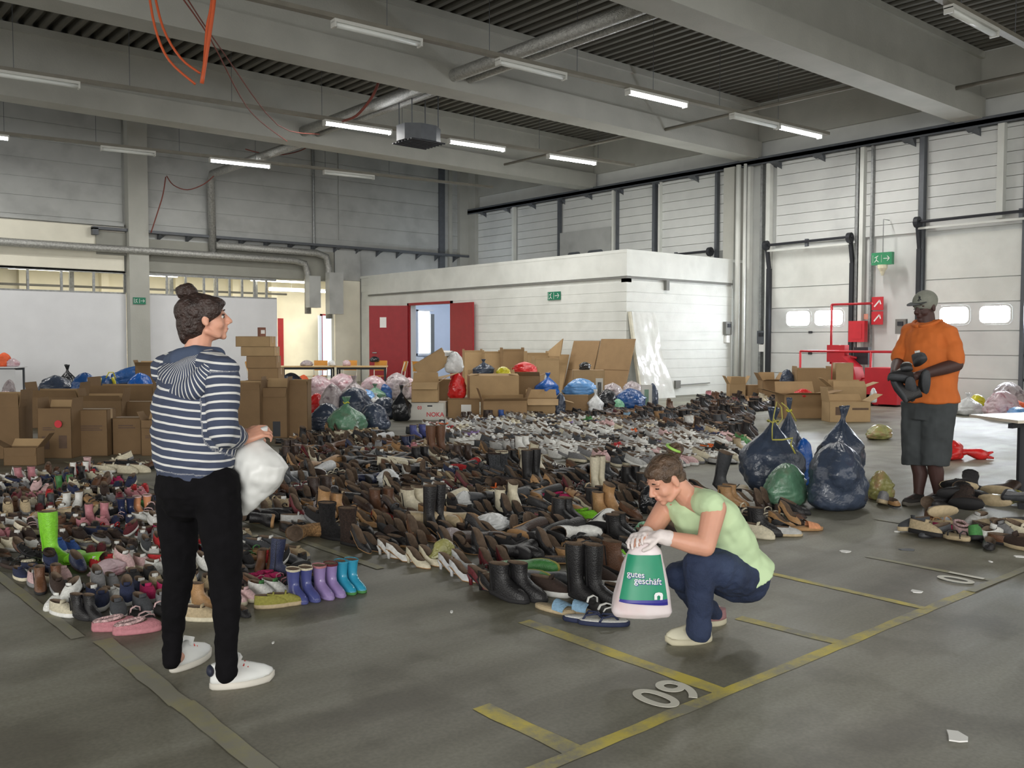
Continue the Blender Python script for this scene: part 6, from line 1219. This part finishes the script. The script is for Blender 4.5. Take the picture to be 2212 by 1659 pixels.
def ordi(n): return ONES[n] if n < 20 else (TENS[n//10][0] if n % 10 == 0 else TENS[n//10][1]+'-'+ONES[n % 10])
def pick(rr, table):
    x = rr.random()*sum(w for _, w in table)
    for v, w in table:
        x -= w
        if x <= 0: return v
    return table[-1][0]
KL = [('sneaker', 54), ('flat_shoe', 12), ('ankle_boot', 7), ('sandal', 11), ('clog', 6), ('loafer', 9), ('rubber_boot', 1)]
CL = [('white', 14), ('pale pink', 8), ('pink', 4), ('black', 13), ('dark brown', 9), ('navy', 9), ('beige', 8), ('grey', 7), ('brown', 6), ('red', 4), ('blue', 3), ('magenta', 1.5), ('cream', 9), ('green', 1.0), ('dark grey', 6), ('wine red', 2)]
KM = [('pump', 32), ('flat_shoe', 17), ('ankle_boot', 12), ('tall_boot', 7), ('sandal', 14), ('loafer', 16), ('slipper', 3), ('fur_boot', 2), ('sneaker', 6)]
CM = [('black', 50), ('dark brown', 17), ('brown', 6), ('tan', 7), ('cream', 9), ('white', 5), ('dark grey', 6), ('grey', 2), ('navy', 2), ('wine red', 2), ('beige', 4), ('silver', 1.5), ('red', .8), ('pink', .6), ('turquoise', .3), ('orange', .3), ('yellow', .3)]
CR = [('light grey', 30), ('white', 34), ('grey', 10), ('cream', 9), ('dark grey', 8), ('black', 8), ('navy', 3), ('beige', 5), ('pale pink', 3), ('red', .8), ('green', .8), ('orange', .6), ('lilac', 1.5)]
CD = [('black', 48), ('dark brown', 22), ('brown', 9), ('dark grey', 8), ('tan', 3), ('grey', 3), ('white', 2), ('light blue', .5), ('wine red', 2)]
KR = [('sneaker', 92), ('loafer', 7), ('ankle_boot', 1)]; KD = [('loafer', 45), ('sneaker', 25), ('ankle_boot', 30)]
PLAN = []
def fill(name, poly, dx, dy, kinds, cols, s0, s1, seed, mess=.3):
    rr = random.Random(seed); xs = [p[0] for p in poly]; ys = [p[1] for p in poly]; y = min(ys)+.06; row = 0
    while y < max(ys):
        x = min(xs)+rr.uniform(0, .05); k = 0; got = False; pair = 0
        while x < max(xs):
            if inpoly(x, y, poly) and not any((x-hx)**2+(y-hy)**2 < hr*hr for hx, hy, hr in HERO):
                if not got: row += 1; got = True
                if pair == 0:
                    kk = kinds(x, y); cc = cols(x, y); kind = pick(rr, kk); cn = pick(rr, cc); s = rr.uniform(s0, s1); yaw = rr.gauss(0, mess); so = rr.choice(('black', 'black', 'dark brown', 'tan') if kind not in ('sneaker', 'clog') else ('white', 'white', 'cream', 'grey')); j = rr.uniform(-.12, .12); fl = kind == 'tall_boot' and rr.random() < .72 or kind in ('ankle_boot', 'fur_boot') and rr.random() < .4; pair = 2
                    if kind in ('pump', 'sandal') and cn in ('dark grey', 'grey') and rr.random() < .5: cn = 'black'
                k += 1; pair -= 1
                PLAN.append(dict(kind=kind, x=x+rr.uniform(-.012, .012), y=y+rr.uniform(-.03, .03), s=s, yaw=yaw+rr.uniform(-.12, .12), c=cn, so=so, j=j, fall=(rr.choice((-1, 1)) if fl else 0), tip=rr.gauss(0, .05), block=name, row=row, k=k, two=rr.random(), up=rr.random()))
                x += dx*s*(1.0 if kind != 'tall_boot' else 1.15)
            else: x += dx*.5
            if pair == 0: x += dx*.10
        y += dy
fill('left shoe field', LEFT, .13, .185, lambda x, y: KL, lambda x, y: CL, .62, .84, 3, .35)
fill('middle shoe field', MID, .117, .225, lambda x, y: KM if y < 9.5 else KM+[('sneaker', 25)], lambda x, y: CM if y < 8.5 or x > 6 else CM+[('tan', 10), ('cream', 8), ('wine red', 4), ('brown', 8)], .90, 1.04, 5, .28)
fill('rear shoe field', REAR, .122, .235, lambda x, y: KR if x < 11.5-.35*max(0, 9.5-y) and y < 12.4 else KD, lambda x, y: CR if x < 11.5-.35*max(0, 9.5-y) and y < 12.4 else CD, .95, 1.08, 8, .25)
fill('far shoe heap', FAR, .13, .25, lambda x, y: KD, lambda x, y: CD+[('cream', 5), ('pink', 3), ('light grey', 5)], .95, 1.05, 9, .6)
fill('small heap by the cartons', [(2.85, 10.9), (2.9, 10.2), (3.2, 10.0), (3.6, 10.2), (3.5, 10.8)], .12, .2, lambda x, y: KD[:2], lambda x, y: CD+[('cream', 40), ('tan', 15)], .9, 1.0, 12, .8)
KF = {}
for d in PLAN:
    p = Vector((d['x'], d['y'], 0)); dep = (p-Vector((0, 0, CAMH))).dot(FW); d['px'] = d['s']*.27*1960/dep; d['dep'] = dep; KF.setdefault(d['kind'], []).append(d)
    d['u'] = (p.dot(RT)/dep*1960+1106)
STUFF = []
for kd, l in KF.items():
    l.sort(key=lambda d: -d['px']*(1 if -60 < d['u'] < 2270 else .01)); l2 = [d for d in l[300:] if d['u'] > -80]; l[:] = [d for d in l[:300] if d['u'] > -80]; STUFF += l2
def shoe_M(d):
    p = Vector((d['x'], d['y'], .001)); rz = math.pi+d['yaw']
    if d['fall']: q = Matrix.Rotation(rz, 3, 'Z') @ Matrix.Rotation(d['fall']*Y_(84), 3, 'Y'); p.z += .05*d['s']
    else:
        q = Matrix.Rotation(rz, 3, 'Z') @ Matrix.Rotation(d['tip'], 3, 'Y')
        if d['up'] < .16: q = Matrix.Rotation(rz, 3, 'Z') @ Matrix.Rotation(-.28, 3, 'X'); p.z += .045
        else: p.z += abs(d['tip'])*.045
    return p, q
GR = {}
for kd, l in KF.items():
    for d in l:
        p, q = shoe_M(d); st = ' lying on its side' if d['fall'] else ''
        rg = random.Random(int(d['x']*1000)+int(d['y']*77)); c2 = None
        if kd == 'sneaker' and d['two'] < .28: c2 = rgba('white')
        if kd in ('clog', 'fur_boot'): c2 = rgba('cream' if d['two'] < .5 else 'dark brown')
        bl = {'small heap by the cartons': 'in the small heap by the cartons'}.get(d['block'])
        lab = '%s %s%s, %s from left, %s row of the %s' % (d['c'], PH[kd], ' lying down' if st else '', ordi(d['k']), ordi(d['row']), d['block'].replace('small heap by the cartons', 'small carton-side heap').replace('shoe field', 'field').replace('shoe heap', 'heap'))
        grp = {'left shoe field': 'children\'s shoes set out in the left field', 'middle shoe field': 'women\'s shoes set out in the middle field', 'rear shoe field': 'shoes set out in the rear field'}.get(d['block'], 'shoes in the heaps')
        c = tuple(v*(1+d['j']) for v in rgba(d['c'])[:3])+(1,)
        put_shoe(kd, p, q.to_euler(), d['s'], c, rgba(d['so']), lab, grp, d['px'] > 26, c2)
byk = {}
for d in STUFF: byk.setdefault((d['kind'], d['c']), []).append(d)
SM = {}
for (kd, cn), l in byk.items():
    mb, mats, me = merged_proto(kd); mm = SM.setdefault(kd, (MB(), list(mats)))
    if len(mm[1]) == len(mats): mm[1].extend([])
    key = 'shoe_'+cn; m = mat(key, COL[cn], .6, .15, 40)
    if m not in mm[1]: mm[1].append(m)
    mi = mm[1].index(m); si = mats.index(S_in) if S_in in mats else -1
    V0 = np.array(mb.v)
    for d in l:
        p, q = shoe_M(d); A_ = np.array(q)*d['s']; vv = V0@A_.T+np.array(p); n = len(mm[0].v); mm[0].v += [tuple(v) for v in vv]
        mm[0].f += [tuple(i+n for i in f) for f in mb.f]; mm[0].mi += [(x if x == si else mi) for x in mb.mi]
for kd, (mb, mats) in SM.items():
    o = mb.build(kd+'_rows', mats, None, True); tag(o, 'far rows of mixed %ss beyond the nearer ones' % PH[kd], CAT[kd]); o['kind'] = 'stuff'
# ------------------------------------------------------------------ heap of tumbled shoes at the right
rr = random.Random(21); LB = []
HP = [(1975, 1150, 'sneaker', 'dark grey', 'dark trainer at the left tip of the right heap'), (1998, 1160, 'sneaker', 'beige', 'brown and beige trainer at the left of the right heap'), (2010, 1128, 'sneaker', 'brown', 'brown lace-up shoe on the left of the right heap'), (2052, 1150, 'flat_shoe', 'magenta', 'bright pink ballerina in the right heap'), (2078, 1158, 'clog', 'pale pink', 'pale shoe beside the pink ballerina'),
    (2110, 1172, 'sneaker', 'green', 'green trainer at the front of the right heap'), (2104, 1140, 'sneaker', 'light grey', 'grey trainer above the green one'), (2140, 1168, 'sneaker', 'white', 'white shoe right of the green trainer'), (2150, 1150, 'ankle_boot', 'beige', 'beige boot in the middle of the right heap'), (2178, 1180, 'loafer', 'brown', 'brown shoe at the front right of the right heap'), (2200, 1186, 'sneaker', 'dark brown', 'dark brown shoe at the right picture edge'),
    (2062, 1120, 'ankle_boot', 'black', 'black boot at the bottom of the dark pile in the right heap'), (2090, 1118, 'tall_boot', 'black', 'tall black boot lying in the right heap'), (2120, 1112, 'ankle_boot', 'black', 'black boot high in the right heap'), (2075, 1100, 'fur_boot', 'black', 'black furry boot at the top of the right heap'), (2045, 1110, 'ankle_boot', 'dark brown', 'dark boot behind the pink ballerina'), (2146, 1122, 'rubber_boot', 'olive', 'olive boot in the middle of the right heap'), (2168, 1120, 'tall_boot', 'dark grey', 'dark grey boot leaning beside the table foot'),
    (2190, 1150, 'ankle_boot', 'black', 'black boot at the right picture edge'), (2205, 1165, 'sneaker', 'cream', 'cream trainer at the right picture edge'), (2030, 1140, 'sandal', 'tan', 'tan sandal between the trainers of the right heap'), (2125, 1155, 'loafer', 'dark brown', 'dark low shoe between the grey and white trainers'), (2168, 1160, 'sneaker', 'grey', 'grey trainer left of the picture edge'), (2098, 1092, 'ankle_boot', 'black', 'black boot peeking over the top of the right heap'),
    (2040, 1136, 'ankle_boot', 'black', 'black boot just left above the pink ballerina'), (2085, 1130, 'fur_boot', 'dark brown', 'dark brown furry boot in the middle of the right heap'), (2060, 1094, 'fur_boot', 'black', 'black furry boot at the rear left of the right heap'), (2112, 1088, 'fur_boot', 'dark brown', 'dark furry boot at the rear of the right heap'), (2150, 1100, 'ankle_boot', 'dark brown', 'dark brown boot before the table post'), (2020, 1160, 'loafer', 'dark grey', 'dark low shoe at the front left of the right heap'), (2065, 1170, 'sandal', 'black', 'black sandal at the front of the right heap'), (2135, 1185, 'flat_shoe', 'black', 'black flat shoe at the front of the right heap'),
    (1905, 1092, 'sneaker', 'grey', 'grey shoe on the floor right of the clear yellowish bag'), (1930, 1094, 'flat_shoe', 'tan', 'tan shoe lying in front of the man\'s feet')]
for i, (x, y, kd, cn, lb) in enumerate(HP):
    z = {0: 0}.get(i, 0); hz = .0 if i < 11 or 17 < i < 24 or i > 28 else .06+.04*(i % 3)
    p = G(x, y); rx = rr.uniform(-.5, .3) if i % 3 else 0; q = Matrix.Rotation(rr.uniform(0, 6.28), 3, 'Z') @ Matrix.Rotation(rr.choice((1.3, -1.3, 1.5)) if kd in ('ankle_boot', 'tall_boot', 'fur_boot', 'rubber_boot') else rr.uniform(-.3, .3), 3, 'Y') @ Matrix.Rotation(rx*.5, 3, 'X')
    p.z = hz+(.05 if 'boot' in kd else .016); put_shoe(kd, p, q.to_euler(), 1.0, rgba(cn), rgba('black' if i % 2 else 'beige'), lb, None, True)
# shoes the man holds
def held(x, y, dd, kd, cn, q, lb, s=.95): put_shoe(kd, PD(x, y, 7.95+dd), q, s, rgba(cn), rgba('dark grey'), lb, None, True, rgba('white'))
held(1988, 784, -.42, 'sneaker', 'dark grey', (.3, .2, 2.3), 'dark sneaker held highest in the man\'s hands'); held(1948, 822, -.40, 'sneaker', 'black', (.2, .5, 1.2), 'black sneaker in the man\'s right hand'); held(1938, 846, -.38, 'ankle_boot', 'black', (1.2, .4, .8), 'black boot dangling lowest from the man\'s hands', .85)
held(1968, 842, -.42, 'loafer', 'black', (1.0, .1, 2.0), 'black low shoe dangling between the others'); held(2002, 826, -.42, 'sneaker', 'black', (1.3, .2, 2.6), 'black and white sneaker hanging below the man\'s forearm', .8); held(1960, 800, -.46, 'clog', 'black', (.1, .3, 1.8), 'black clog pressed between the man\'s hands', .8)
